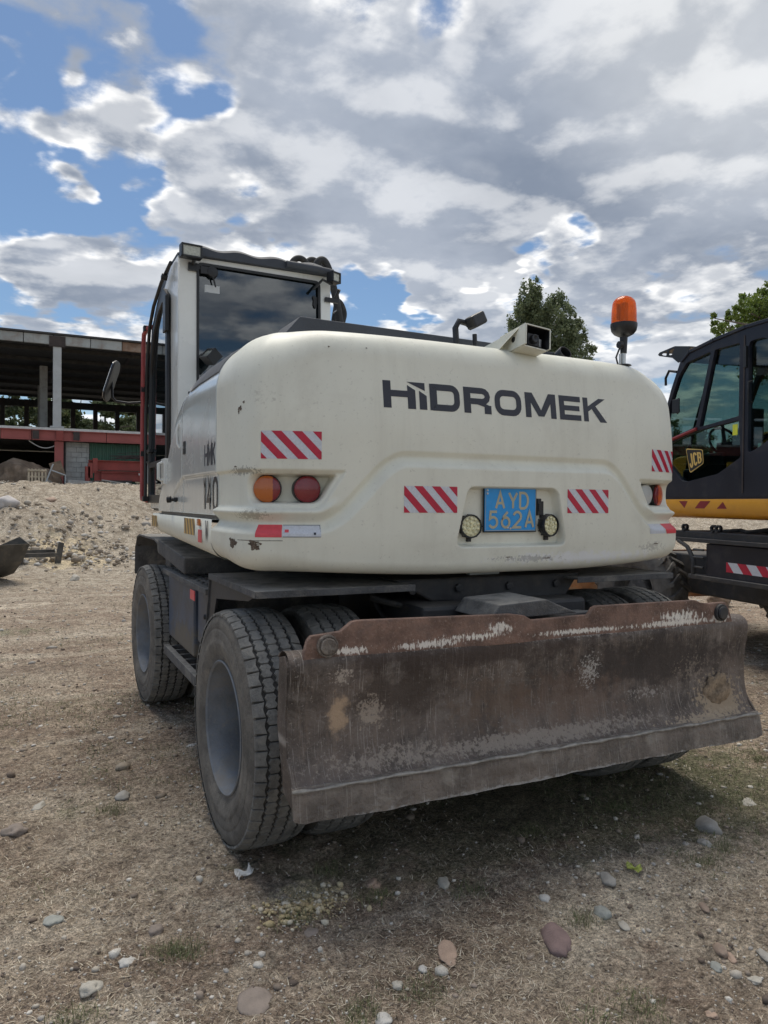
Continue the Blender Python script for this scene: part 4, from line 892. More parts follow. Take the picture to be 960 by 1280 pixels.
# latches, handle, knob
lt=MB().box(-1.296,-1.27,1.71,1.765,1.825,1.90).build('door_latch',black_m,EX,bevel=.002); MB().box(-1.299,-1.296,1.730,1.742,1.858,1.872).build('key_cylinder',chrome_m,lt)
ph=MB().box(-1.300,-1.272,2.38,2.50,1.665,1.835).build('handle_plate',cab_m,EX,bevel=.004); mb=MB(); mb.tube([(-1.300,2.44,1.69),(-1.325,2.44,1.70),(-1.325,2.44,1.80),(-1.300,2.44,1.81)],.012,8); mb.build('pull_handle',cab_m,ph,smooth=True)
mb=MB(); mb.lathe([(0,.012),(.035,.012),(.04,.02),(.06,.022),(.065,0)],(-1.28,2.02,1.565),(-1,0.6,0),14); mb.lathe([(0,.018),(.012,.016),(.014,0)],(-1.285,2.02,1.565),(-1,0,0),14); mb.build('rubber_knob',black_m,EX,smooth=True)
mb=MB(); mb.tube([(-1.2875,1.90,1.87),(-1.300,1.915,1.90),(-1.300,1.93,1.98),(-1.2875,1.92,2.02)],.008,6); mb.build('hinge',cab_m,EX,smooth=True)
# louvres on the shoulder
def shp(y,a,off=0.):
    p=flank(np.array([y]),np.array([1+a]))[0]; an=a*math.pi/2; return Vector((p[0]-math.cos(an)*off,p[1],p[2]+math.sin(an)*off))
gb=[]
lo=[(1.66,.26),(1.0,.26)]; 
mb=MB(); ys=np.linspace(.985,1.68,30)
for i in range(len(ys)-1):
    y0_,y1_=ys[i],ys[i+1]; t=(y0_+y1_)/2; hi=.26+(.62)*min(1,(1.70-t)/.45); n_=8
    for j in range(n_):
        a0=.26+(hi-.26)*j/n_;a1=.26+(hi-.26)*(j+1)/n_
        mb.add([shp(y0_,a0,.0015),shp(y1_,a0,.0015),shp(y1_,a1,.0015),shp(y0_,a1,.0015)],[(0,1,2,3)])
GR=mb.build('grille',black_m,EX,smooth=True)
for t in np.arange(.99,1.66,.0235):
    hi=.26+(.62)*min(1,(1.70-t)/.45); n_=6; b2=MB(); P0=[];
    for j in range(n_+1):
        a0=.26+(hi-.26)*j/n_; sk=.0*j
        P0+= [shp(t+.04*j/n_,a0,.001),shp(t+.04*j/n_,a0,.009),shp(t+.013+.04*j/n_,a0,.006),shp(t+.013+.04*j/n_,a0,.001)]
    F0=[]
    for j in range(n_):
        for k_ in range(3): F0.append((j*4+k_,j*4+k_+1,j*4+4+k_+1,j*4+4+k_))
    b2.add(P0,F0); b2.build('louvre',grille_m,GR)

# deck: dark rail, exhaust, folded lamp and mirror
mb=MB(); mb.prism([(-1.03,.75,2.336),(-.94,.75,2.442),(.12,.75,2.428),(.62,.75,2.415),(.70,.75,2.336)],(0,.30,0)); mb.build('deck_guard',roof_m,EX,bevel=.006)
mb=MB(); mb.prism([(-1.02,1.25,2.336),(-1.0,1.25,2.42),(-.86,1.25,2.455),(-.70,1.25,2.336)],(0,.3,0)); mb.build('deck_cap',roof_m,EX,bevel=.01)
for x in (-.40,.25): MB().box(x,x+.03,.738,.75,2.345,2.357).build('guard_clip',chrome_m,EX)
mb=MB(); mb.lathe([(.0,.042),(.12,.042),(.125,.040),(.125,.035),(.02,.035)],(.60,.80,2.35),(0.05,-.75,.40),24,cap=False); mb.build('exhaust_pipe',black_m,EX,smooth=True)
mb=MB(); mb.tube([(-.16,.60,2.32),(-.17,.60,2.44),(-.15,.60,2.475),(-.10,.60,2.47),(-.07,.60,2.45)],.016,8); mb.tube([(-.055,.6,2.42),(-.05,.6,2.33)],.012,8); LA=mb.build('lamp_bracket',black_m,EX,smooth=True)
mb=MB(); mb.obox(Vector((-.06,.58,2.485)),(.055,.03,.032),Matrix.Rotation(R(-28),3,'Y')@Matrix.Rotation(R(15),3,'Z')); mb.build('deck_lamp',black_m,LA,bevel=.012)

# ------------------------------------------------------------------ cab
mapX=lambda x0:(lambda u,v,w:(x0+w,u,v))
mapY=lambda y0:(lambda u,v,w:(u,y0+w,v))
CX0,CX1,CYR=-1.222,-.155,2.35
rear=[(CX0,1.5),(CX1+.02,1.5),(CX1,3.165),(CX0+.01,3.165)]
hole=rpoly([(-1.093,2.30),(-.222,2.30),(-.240,3.118),(-1.096,3.128)],.035)
CAB=plate('cab',rear,[hole],.05,mapY(CYR+.025),cab_m,EX)
plate('rear_window',rpoly([(-1.10,2.29),(-.215,2.29),(-.233,3.125),(-1.103,3.135)],.03),[],.006,mapY(CYR+.022),darkglass,CAB)
plate('window_seal',rpoly([(-1.100,2.28),(-.215,2.28),(-.233,3.125),(-1.103,3.135)],.04),[rpoly([(-1.083,2.31),(-.232,2.31),(-.25,3.108),(-1.086,3.118)],.035)],.012,mapY(CYR-.001),black_m,CAB)
side=[(2.36,1.5),(2.36,3.165),(2.62,3.165),(2.85,3.12),(3.08,3.04),(3.30,2.90),(3.42,2.6),(3.47,2.2),(3.48,1.5)]
door=rpoly([(2.62,1.56),(3.42,1.56),(3.41,2.2),(3.37,2.58),(3.26,2.84),(3.02,2.985),(2.80,3.03),(2.68,2.95),(2.64,2.2)],.04)
plate('cab_side',side,[door],.05,mapX(CX0+.026),cab_m,CAB)
plate('cab_side',side,[door],.05,mapX(CX1-.026),cab_m,CAB)
DR=plate('cab_door',[(2.60,1.54),(3.44,1.54),(3.43,2.2),(3.39,2.60),(3.28,2.87),(3.03,3.01),(2.79,3.055),(2.63,2.97),(2.59,2.2)],[rpoly([(2.65,1.85),(3.38,1.85),(3.36,2.55),(3.24,2.80),(3.0,2.93),(2.80,2.97),(2.68,2.90)],.04),rpoly([(2.65,1.60),(3.38,1.60),(3.37,1.81),(2.65,1.81)],.03)],.03,mapX(CX0-.012),black_m,CAB)
plate('door_glass',[(2.65,1.58),(3.41,1.58),(3.38,2.58),(3.24,2.82),(3.0,2.95),(2.78,3.0),(2.66,2.9)],[],.005,mapX(CX0-.008),darkglass,CAB)
plate('door_glass',[(2.65,1.58),(3.41,1.58),(3.38,2.58),(3.24,2.82),(3.0,2.95),(2.78,3.0),(2.66,2.9)],[],.005,mapX(CX1+.0),darkglass,CAB)
# curved front screen and nose pillars
mb=MB(); prof=[(3.46,1.5),(3.58,1.9),(3.56,2.4),(3.45,2.75),(3.30,2.93)]
for a_,b2 in zip(prof[:-1],prof[1:]): mb.add([(CX0+.05,a_[0],a_[1]),(CX1-.05,a_[0],a_[1]),(CX1-.05,b2[0],b2[1]),(CX0+.05,b2[0],b2[1])],[(0,1,2,3)])
mb.build('front_window',darkglass,CAB,smooth=True)
for x in (CX0+.03,CX1-.03):
    mb=MB(); mb.tube([(x,a_,b2) for a_,b2 in prof],.03,8); mb.build('front_pillar',black_m,CAB,smooth=True)
MB().box(CX0+.02,CX1-.02,2.4,3.45,1.48,1.53).build('cab_floor',black_m,CAB)
mb=MB(); mb.box(-.86,-.46,2.62,2.75,1.9,2.75); mb.box(-.88,-.44,2.7,3.15,1.75,1.92); mb.box(-.80,-.52,2.60,2.72,2.75,2.95); mb.build('driver_seat',black_m,CAB,bevel=.04)
# roof cap with ridges
xs=np.linspace(CX0-.0,CX1-.02,60); ys=np.r_[np.linspace(2.31,2.75,14),np.linspace(2.8,3.32,10)]
def rz(x,y):
    w=.5+.5*np.cos((x-CX0)/1.05*2*np.pi*4); t=np.clip((x-CX0)/(CX1-CX0),0,1)
    return 3.255-.018*w-.05*sst(.06,0,t)-.05*sst(.94,1,t)-.20*sst(2.75,3.35,y)*(y-2.75)/.55-.03*sst(2.36,2.31,y)
X_,Y_=np.meshgrid(xs,ys,indexing='ij'); Zt=rz(X_,Y_); Zb=np.where(Y_<2.65,3.168,3.168-(Y_-2.65)*.36)
top_=np.stack([X_,Y_,Zt],-1); 
mb=MB(); n1,n2=X_.shape; idx=lambda i,j:i*n2+j; mb.add(top_.reshape(-1,3),[tuple(f) for f in grid_faces(n1,n2)]); bs_=np.stack([X_,Y_,Zb],-1); base=len(mb.v); mb.add(bs_.reshape(-1,3),[tuple(f) for f in grid_faces(n1,n2)])
ring=[idx(i,0) for i in range(n1)]+[idx(n1-1,j) for j in range(1,n2)]+[idx(i,n2-1) for i in range(n1-2,-1,-1)]+[idx(0,j) for j in range(n2-2,0,-1)]
for i in range(len(ring)): a_,b2=ring[i],ring[(i+1)%len(ring)]; mb.f.append((a_,b2,b2+base,a_+base)); mb.m.append(0)
mb.build('roof_cap',roof_m,CAB,autos=50)
mb=MB(); mb.tube([(-.50,2.30,3.196),(-.30,2.29,3.190),(-.16,2.29,3.180)],.026,10); mb.build('roof_bar',roof_m,CAB,smooth=True)
# box lamps on the cab corners and the loose one on the pillar
def boxlamp(c,rot,w,h,name,lab,d=.05):
    c=Vector(c); mb=MB(); mb.obox(c,(w,d/2,h),rot); 
    for sgn in(-1,1): mb.obox(c+rot@Vector((0,-d/2-.006,sgn*(h-.006))),(w,.008,.006),rot); mb.obox(c+rot@Vector((sgn*(w-.006),-d/2-.006,0)),(.006,.008,h),rot)
    o=mb.build(name,black_m,EX,bevel=.003,label=lab)
    m2=MB(); m2.obox(c+rot@Vector((0,-d/2-.003,0)),(w-.012,.003,h-.012),rot); m2.build('lens',glass_lamp,o); return o
I3=Matrix.Identity(3)
boxlamp((-1.158,2.27,3.168),Matrix.Rotation(R(5),3,'Z'),.068,.043,'work_lamp','box lamp at the left rear corner of the cab roof')
boxlamp((-.165,2.27,3.138),Matrix.Rotation(R(24),3,'Z'),.042,.038,'work_lamp','box lamp at the right rear corner of the cab roof')
lampr=Matrix.Rotation(R(35),3,'Y')@Matrix.Rotation(R(48),3,'Z')
boxlamp((-1.03,2.22,2.49),Matrix.Rotation(R(42),3,'Y')@Matrix.Rotation(R(-78),3,'Z'),.070,.042,'work_lamp','box lamp hanging tilted beside the rear window',.06)
mb=MB(); mb.tube([(-1.13,2.32,3.11),(-1.13,2.29,3.15)],.012,8); mb.box(-1.16,-1.10,2.325,2.348,3.07,3.12); mb.tube([(-.12,2.33,3.02),(-.11,2.29,3.07)],.012,8); mb.box(-.20,-.10,2.325,2.348,2.985,3.015); mb.tube([(-.99,2.25,2.44),(-.96,2.30,2.38)],.014,8); mb.tube([(-.3,2.31,3.05),(-.24,2.28,3.12),(-.17,2.27,3.09)],.010,6); mb.build('lamp_brackets',black_m,CAB,smooth=True)
mb=MB(); mb.box(-1.08,-.99,2.332,2.345,3.06,3.11); mb.lathe([(0,.04),(.015,.035),(.02,0)],(-1.0,2.345,3.08),(0,-1,0),14); mb.tube([(-1.0,2.33,3.05),(-.98,2.33,2.98)],.006,6); mb.build('wiper_motor',black_m,CAB,bevel=.002)
MB().box(-1.045,-.945,2.368,2.370,2.95,3.0).build('window_sticker',whitelens_m,CAB)
mb=MB(); blotch(mb,-.262,2.98,.028,.055,20,lambda x,z:(x,2.358,z)); mb.build('speaker_patch',black_m,CAB)
# door hinge block, rail, mirror
MB().box(-1.262,-1.236,2.60,2.70,2.72,2.96).build('hinge_block',black_m,CAB,bevel=.003)
mb=MB(); mb.tube([(-1.24,2.52,3.16),(-1.255,2.80,3.10),(-1.262,3.10,3.00),(-1.262,3.30,2.88),(-1.262,3.42,2.6),(-1.262,3.47,2.2),(-1.262,3.48,1.55)],.013,8); mb.build('door_frame_tube',black_m,CAB,smooth=True)
mb=MB(); mb.lathe([(0,.02),(.04,.022),(.045,0)],(-1.235,2.68,3.10),(-1,0,0.2),12); mb.build('roof_grommet',black_m,CAB,smooth=True)
RX=-1.275
mb=MB(); mb.tube([(-1.24,3.34,2.90),(-1.265,3.42,2.895),(RX,3.50,2.87),(RX,3.53,2.80),(RX,3.545,2.5),(RX,3.56,2.2),(RX,3.565,1.9),(RX,3.57,1.60),(RX,3.56,1.57),(-1.24,3.48,1.555)],.018,10); HR=mb.build('hand_rail',redpipe_m,EX,smooth=True)
mb=MB()
for z in (2.90,2.44,1.93,1.57): mb.box(-1.29,-1.24,3.40 if z>2.8 or z<1.6 else 3.53,3.46 if z>2.8 or z<1.6 else 3.575,z-.02,z+.02)
mb.box(-1.26,-1.235,3.30,3.56,1.93,1.955); mb.box(-1.26,-1.235,3.30,3.56,1.85,1.865); mb.build('rail_clamps',black_m,HR)
mb=MB(); mb.tube([(RX,3.55,2.34),(-1.38,3.58,2.33),(-1.47,3.60,2.34),(-1.50,3.60,2.37),(-1.505,3.60,2.50)],.010,8); MA=mb.build('mirror_arm',black_m,EX,smooth=True)
rotm=Matrix.Rotation(R(17),3,'Y')@Matrix.Rotation(R(-111),3,'Z')
mo=rpoly([(-.09,-.165),(.09,-.165),(.09,.165),(-.09,.165)],.08); mb=MB(); cm=Vector((-1.515,3.60,2.50))
mb.prism([cm+rotm@Vector((a_,0,b2)) for a_,b2 in mo],rotm@Vector((0,.018,0))); mb.build('mirror_shell',black_m,MA,bevel=.006)
mb=MB(); mo=rpoly([(-.08,-.155),(.08,-.155),(.08,.155),(-.08,.155)],.075); mb.prism([cm+rotm@Vector((a_,-.002,b2)) for a_,b2 in mo],rotm@Vector((0,-.002,0))); mb.build('mirror_glass',mirror_m,MA)
# boom folded forward beside the cab, and its hoses
BM=MB(); BM.prism([(-.16+.25,2.3,1.6),(.09,2.6,2.35),(.09,3.2,2.30),(.09,5.2,1.7),(.09,6.6,.75),(.09,6.4,.55),(.09,4.9,1.3),(.09,3.1,1.75),(.09,2.8,1.4)],(.34,0,0)); BM.build('boom',white_m,EX,bevel=.02)
def hose(x,pts,r=.024): 
    P_=[Vector(p) for p in pts]; o_=[]
    for i in range(len(P_)-1):
        p0,p1,p2,p3=P_[max(i-1,0)],P_[i],P_[i+1],P_[min(i+2,len(P_)-1)]
        for t in np.linspace(0,1,7)[:-1]: o_.append(.5*((2*p1)+(p2-p0)*t+(2*p0-5*p1+4*p2-p3)*t*t+(3*p1-p0-3*p2+p3)*t**3))
    o_.append(P_[-1]); m_=MB(); m_.tube(o_,r,10); return m_.build('hydraulic_hose',rubber_m,EX,smooth=True)
def HP(px,py,Y): return tuple(P35(px,py,Y))
hose(0,[HP(362,345,3.2),HP(366,327,3.2),HP(375,323,3.2),HP(383,330,3.2),HP(388,350,3.2)],.026)
hose(0,[HP(381,350,3.3),HP(384,329,3.3),HP(391,325,3.3),HP(397,331,3.3),HP(400,350,3.3)],.026)
hose(0,[HP(393,345,3.0),HP(397,328,3.0),HP(405,326,3.0),HP(412,340,3.0),HP(418,365,3.0),HP(422,385,3.0),HP(426,410,3.0)],.030)
hose(0,[HP(400,340,3.15),HP(405,331,3.15),HP(413,340,3.15),HP(418,362,3.15),HP(421,378,3.15),HP(418,400,3.15),HP(417,415,3.15)],.026)
hose(0,[HP(419,374,3.4),HP(426,380,3.4),HP(430,392,3.4),HP(428,405,3.4),HP(432,418,3.4)],.026)
mb=MB(); mb.tube([HP(417,391,2.95),HP(421,388,2.95)],.006,6); mb.box(.06,.14,3.0,3.1,2.76,2.84); mb.build('hose_clamp',chrome_m,EX)

# ------------------------------------------------------------------ undercarriage
CH=MB(); CH.box(-.48,.48,-.0+.35,4.3,.62,1.08); CH.box(-.6,.6,1.35,2.9,.50,1.02); CH.build('chassis',dark_m,EX,bevel=.02)
mb=MB(); mb.lathe([(0,.62),(.10,.62),(.10,.55),(.16,.55)],(0,2.1,1.08),(0,0,1),48,cap=True); mb.build('slew_ring',dark_m,EX,autos=40)
MB().box(-1.0,1.0,.75,2.9,1.215,1.30).build('belly_plate',dark_m,EX,bevel=.01)
for y in (.76,3.36): mb=MB(); mb.tube([(-.95,y,.53),(-.35,y,.53),(0,y,.53),(.35,y,.53),(.95,y,.53)],[.11,.12,.20,.12,.11],16); mb.build('axle',dark_m,EX,smooth=True)
# hydraulic swivel drums seen over the blade
mb=MB(); mb.lathe([(0,.11),(.03,.115),(.035,.105),(.17,.105),(.175,.115),(.20,.11)],(-.05,.95,1.04),(1,0,0),28,cap=True); mb.build('pivot_drum',fend_m,EX,autos=40)
mb=MB(); mb.lathe([(0,.10),(.02,.105),(.025,.095),(.20,.095),(.22,.10)],(.42,.80,1.0),(1,0,0),28,cap=True); mb.build('pivot_drum',fend_m,EX,autos=40)
mb=MB(); mb.prism([(-.55,.5,1.19),(.56,.5,1.19),(.44,.5,1.03),(-.35,.5,1.08)],(0,.5,0)); mb.build('rear_crossmember',dark_m,EX,bevel=.01)
MB().obox(Vector((.02,.62,1.205)),(.09,.02,.035),Matrix.Rotation(R(-12),3,'Y')).build('pale_bracket',side_m,EX,bevel=.004)
for x in (-.30,.22):
    mb=MB(); mb.lathe([(0,.045),(.34,.045),(.345,.038),(.36,.038),(.36,.022),(.60,.022)],(x,.95,1.02),(0,-.95,-.28),20,cap=True); mb.lathe([(-.03,.03),(.03,.03)],(x,.38,.85),(1,0,0),14,cap=True); mb.build('blade_cylinder',dark_m,EX,autos=40)
for (a,b2,c_,r_) in (((-.62,.62,1.10),(-.35,.50,1.00),(-.10,.60,1.09),.016),((-.10,.55,1.12),(.10,.42,1.04),(.33,.58,1.12),.014),((.20,.60,1.12),(.38,.45,1.00),(.55,.62,1.05),.016),((-.55,.80,1.12),(-.5,.70,.92),(-.30,.72,.80),.014)):
    pts_=[tuple((1-t)**2*np.array(a)+2*t*(1-t)*np.array(b2)+t*t*np.array(c_)) for t in np.linspace(0,1,12)]; mb=MB(); mb.tube(pts_,r_,8); mb.build('hydraulic_hose',rubber_m,EX,smooth=True)
for x in (-.46,-.2,.1,.4): mb=MB(); mb.lathe([(0,.022),(.014,.022),(.016,.012)],(x,.498,1.14),(0,-1,0),6,cap=True); mb.build('bolt',dark_m,EX)
# rear fenders: flat top plate with a turned lip and a sloping front flap
for sg in(-1,1):
    P_=lambda *q_,sg=sg:[(sg*a*(1 if sg<0 else .90),b2,c) for a,b2,c in q_]
    mb=MB(); mb.prism(P_((1.25,.395,1.165),(.50,.395,1.165),(.50,1.26,1.165),(1.25,1.26,1.165)),(0,0,.012)); mb.prism(P_((1.252,.390,1.150),(.50,.390,1.150),(.50,.390,1.180),(1.252,.390,1.180)),(0,-.006,0)); mb.prism(P_((1.256,.39,1.150),(1.256,1.262,1.150),(1.256,1.262,1.180),(1.256,.39,1.180)),(sg*-.006,0,0))
    (mb.prism(P_((1.25,1.26,1.178),(.60,1.26,1.178),(.60,1.272,1.178),(1.25,1.272,1.178)),(0,.16,-.55)) if sg<0 else None); mb.build('rear_fender',fend_m,EX,bevel=.002)
    if sg<0:
        mb=MB(); mb.prism(P_((1.24,.42,1.16),(1.24,1.26,1.16),(1.24,1.40,.72),(1.24,1.33,.72),(1.24,1.15,1.06),(1.24,.55,1.12)),(.01,0,0)); mb.build('fender_shade_cheek',dark_m,EX)  # cheek doubles as a dark sheet for the shaded inside below the fender
    # front fender
    mb=MB(); pr_=[(2.97,1.10),(2.93,1.20),(2.97,1.255),(3.10,1.275),(3.9,1.275),(4.06,1.25),(4.13,1.17),(4.16,.93)]
    for a_,b2 in zip(pr_[:-1],pr_[1:]): mb.prism(P_((1.25,a_[0],a_[1]),(.80,a_[0],a_[1]),(.80,b2[0],b2[1]),(1.25,b2[0],b2[1])),(0,.006,-.014))
    mb.build('front_fender',fend_m,EX,bevel=.004)
    MB().box(min(sg*.95,sg*1.2),max(sg*.95,sg*1.2),2.72,2.92,1.09,1.235).build('fender_box',fend_m,EX,bevel=.012)
    mb=MB(); mb.prism(P_((1.25,1.95,1.21),(1.25,2.93,1.275),(.8,2.93,1.275),(.8,1.95,1.21)),(0,0,-.10)); mb.build('fender_bridge',fend_m,EX,bevel=.01)
    mb=MB(); mb.tube(P_((1.22,4.13,1.19),(1.22,4.19,1.15),(1.22,4.21,.92)),.028,8); mb.build('flap_roll',rubber_m,EX,smooth=True)
    # upper step, tread plate pattern
    st=MB().box(min(sg*.93,sg*1.25),max(sg*.93,sg*1.25),1.36,2.72,1.052,1.085).build('upper_step',fend_m,EX,bevel=.004)
    mb=MB()
    for y in np.arange(1.42,2.70,.06):
        for x in np.arange(.96,1.23,.06):
            a=R(45 if (int(y*100/6)+int(x*100/6))%2 else -45); mb.obox(Vector((sg*x,y,1.087)),(.018,.005,.003),Matrix.Rotation(a,3,'Z'))
    o=mb.build('step_studs',fend_m,st); o['kind']='stuff'
    # tank and tool box below it
    MB().box(min(sg*.70,sg*1.19),max(sg*.70,sg*1.19),1.95,2.82,.60,1.045).build('tank',tank_m,EX,bevel=.012)
    MB().box(min(sg*.70,sg*1.17),max(sg*.70,sg*1.17),1.52,1.93,.70,1.045).build('tool_box',tank_m,EX,bevel=.012)
    mb=MB(); mb.lathe([(0,.016),(.008,.014),(.012,.006)],(sg*1.17,1.72,.88),(sg,0,0),12,cap=True); mb.box(min(sg*1.171,sg*1.18),max(sg*1.171,sg*1.18),1.66,1.70,.72,.74); mb.build('box_latch',black_m,EX)
    MB().box(min(sg*1.255,sg*1.25),max(sg*1.255,sg*1.25),1.62,1.74,.99,1.045).build('red_reflector',redl_m,EX)
    # lower ladder step
    LS=MB().box(min(sg*1.21,sg*1.25),max(sg*1.21,sg*1.25),1.62,2.66,.50,.56).build('lower_step',fend_m,EX,bevel=.004)
    MB().box(min(sg*.95,sg*.98),max(sg*.95,sg*.98),1.62,2.66,.515,.555).build('inner_rail',fend_m,LS,bevel=.003)
    for y in np.arange(1.64,2.66,.165): MB().box(min(sg*.98,sg*1.21),max(sg*.98,sg*1.21),y,y+.022,.525,.553).build('rung',fend_m,LS)
    MB().box(min(sg*1.08,sg*1.10),max(sg*1.08,sg*1.10),1.64,2.62,.53,.55).build('centre_bar',fend_m,LS)
    for y in (1.66,2.5): MB().box(min(sg*.95,sg*.99),max(sg*.95,sg*.99),y,y+.04,.55,.70).build('hanger',fend_m,LS)

# ------------------------------------------------------------------ wheels
def tyre_profile(w=.135,ri=.288,ro=.520):
    p=[(-w*.74,ri-.006),(-w*.86,ri+.004),(-w*.92,ri+.018),(-w*.90,ri+.026),(-w*.98,ri+.045),(-w*1.045,ri+.085),(-w*1.055,ri+.105),(-w*1.045,ri+.107),(-w*1.055,ri+.12),(-w*1.04,ri+.145),(-w*1.035,ri+.150),(-w*1.018,ri+.154),(-w*1.018,ri+.160),(-w*1.028,ri+.163),(-w*1.01,ri+.172),(-w*1.016,ri+.176),(-w*.985,ro-.040),(-w*.955,ro-.022),(-w*.90,ro-.012),(-w*.5,ro-.003),(0,ro)]
    return p+[(-a,b2) for a,b2 in p[-2::-1]]
def tyre_mesh():
    mb=MB(); pr_=tyre_profile(); mis=[0 if (i<18 or i>=len(pr_)-19) else 1 for i in range(len(pr_)-1)]
    mb.lathe(pr_,(0,0,0),(1,0,0),120,mis); return mb
def tread_mesh(nrow=52,w=.132,ro=.521,h=.009):
    mb=MB(); cyl=lambda x,th,r_:(x,math.cos(th)*r_,math.sin(th)*r_)
    def rad(x): return ro-.004*(abs(x)/w)**2-.010*max(0,(abs(x)/w-.75)/.25)**2
    d=2*math.pi/nrow
    def blk(poly):     # poly in (x, theta)
        n=len(poly); cx=sum(p[0] for p in poly)/n; ct=sum(p[1] for p in poly)/n
        lo_=[cyl(x,t,rad(x)-.003) for x,t in poly]; md_=[cyl(x,t,rad(x)+h*.8) for x,t in poly]; hi=[cyl(cx+(x-cx)*.93,ct+(t-ct)*.93,rad(x)+h) for x,t in poly]
        mb.add(lo_+md_+hi,[(i,(i+1)%n,n+(i+1)%n,n+i) for i in range(n)]+[(n+i,n+(i+1)%n,2*n+(i+1)%n,2*n+i) for i in range(n)]+[tuple(range(2*n,3*n))])
    g_=.038*d
    cols=[(-.060,.0),(-.012,.5),(.036,0),(.0,0)]
    for k_ in range(nrow):
        t=k_*d
        for (x0,x1,ph) in ((-.083,-.029,0.),(-.0272,.0272,.5),(.029,.083,0.)):
            c=t+ph*d; a0,a1=c+g_,c+d-g_; xm=(x0+x1)/2; kx=.012
            blk([(x0+kx,a0),(x1-kx,a0),(x1-.002,a0+(a1-a0)*.25),(x1-kx*.9,a0+(a1-a0)*.5),(x1-.002,a0+(a1-a0)*.78),(x1-kx,a1),(x0+kx,a1),(x0+.002,a0+(a1-a0)*.78),(x0+kx*.9,a0+(a1-a0)*.5),(x0+.002,a0+(a1-a0)*.25)])
        for sg in(-1,1):
            c=t+.5*d; xs_=[.085,.107,.132]
            blk([(sg*.085,c+g_),(sg*.132,c+g_*2.2),(sg*.132,c+d-g_*2.2),(sg*.085,c+d-g_),(sg*.093,c+d*.5)])
    return mb
TB=tyre_mesh(); TR=tread_mesh()
WHEELS=None
def make_wheel():
    mb=MB(); mb.lathe([(.085,.0),(.085,.10),(.075,.17),(.070,.185),(.070,.250),(.088,.264)],(0,0,0),(1,0,0),48); 
    w_=mb.build('wheel',rim_m,EX,autos=30)
    pr_=[(.120,.295),(.126,.289),(.118,.281),(.085,.270),(-.02,.262),(-.085,.272),(-.108,.284),(-.122,.287),(-.130,.295),(-.126,.301),(-.118,.299)]
    mb=MB(); mb.lathe(pr_,(0,0,0),(1,0,0),72); rim=mb.build('rim',rim_m,w_,autos=30)
    ty=TB.build('tyre',[tyre_m,groove_m],w_,autos=50)
    tr=TR.build('tread',tread_m,w_,autos=35); tr['kind']='stuff'
    mb=MB(); mb.lathe([(.09,.150),(.035,.148),(.022,.138),(.016,.112),(-.012,.105),(-.020,.092),(-.024,.0)],(0,0,0),(1,0,0),40); hub=mb.build('hub',rim_m,w_,autos=30)
    for i in range(10):
        a=2*math.pi*i/10; m2=MB(); m2.lathe([(0,.017),(.022,.017),(.024,.010),(.040,.010),(.041,0)],(.068,math.cos(a)*.212,math.sin(a)*.212),(-1,0,0),6); m2.build('wheel_nut',dark_m,w_,autos=30)
    return w_
W0=make_wheel()
def place_wheel(src,x,y,z,rzv,tilt,first=False,plain=False):
    if first: r_=src
    else: r_=src.copy(); COL.objects.link(r_); r_.parent=EX; r_.matrix_parent_inverse=EX_INV.copy()
    r_.location=(x,y,z); r_.rotation_euler=(tilt,0,rzv)
    if not first:
        for c_ in list(src.children):
            if plain and c_.name.startswith(('wheel_nut','hub')): continue
            d=c_.copy(); COL.objects.link(d); d.parent=r_; d.matrix_parent_inverse=Matrix.Identity(4)
    return r_
for c_ in W0.children: c_.matrix_parent_inverse=Matrix.Identity(4)
EX_INV=W0.matrix_parent_inverse.copy()
RW_=.532
def lod(w_):      # keep only what shows of the hidden wheels
    return w_
place_wheel(W0,-1.182,.73,RW_-.003,R(1.5),.1,True)
place_wheel(W0,-.835,.74,RW_-.003,0,.5,plain=True); place_wheel(W0,1.165,.765,RW_-.003,R(180),.8); place_wheel(W0,.835,.765,RW_-.003,R(180),1.3,plain=True)
place_wheel(W0,-1.165,3.36,RW_-.003,R(2),1.9); place_wheel(W0,-.835,3.36,RW_-.003,0,2.4,plain=True); place_wheel(W0,1.165,3.36,RW_-.003,R(180),2.9); place_wheel(W0,.835,3.36,RW_-.003,R(180),.3,plain=True)

# ------------------------------------------------------------------ dozer blade
BL=MB(); prof=[(.125,.955),(.085,.985),(.045,.990),(.012,.978),(-.008,.950),(-.006,.90),(.006,.82),(.012,.74),(.008,.66),(-.010,.585),(-.040,.530),(-.074,.500)]
th_=.016
def sweep(mb,prof,x0,x1,nx,th_,mi=0,sag=None):
    xs=np.linspace(x0,x1,nx); P_=[];n=len(prof)
    for x in xs:
        for i,(y,z) in enumerate(prof): P_.append((x,y+(sag(x,z) if sag else 0),z))
    for x in xs:
        for i,(y,z) in enumerate(prof):
            a_=prof[max(i-1,0)];b2=prof[min(i+1,n-1)]; t=Vector((b2[0]-a_[0],b2[1]-a_[1])).normalized(); P_.append((x,y-t.y*th_*-1*-1+(sag(x,z) if sag else 0) if False else y+abs(t.y)*th_+(sag(x,z) if sag else 0),z+t.x*th_*0))
    F=[];m=nx*n
    for i in range(nx-1):
        for j in range(n-1):
            a_=i*n+j; F.append((a_,a_+n,a_+n+1,a_+1)); F.append((m+a_,m+a_+1,m+a_+n+1,m+a_+n))
        F.append((i*n,m+i*n,m+i*n+n,i*n+n)); F.append((i*n+n-1,i*n+2*n-1,m+i*n+2*n-1,m+i*n+n-1))
    for j in range(n-1):
        F.append((j,j+1,m+j+1,m+j)); a_=(nx-1)*n+j; F.append((a_,m+a_,m+a_+1,a_+1))
    mb.add(P_,F,mi)
r2=np.random.default_rng(5); dents=[(r2.uniform(-1.2,1.2),r2.uniform(.55,.9),r2.uniform(.05,.2),r2.uniform(-.006,.006)) for _ in range(26)]
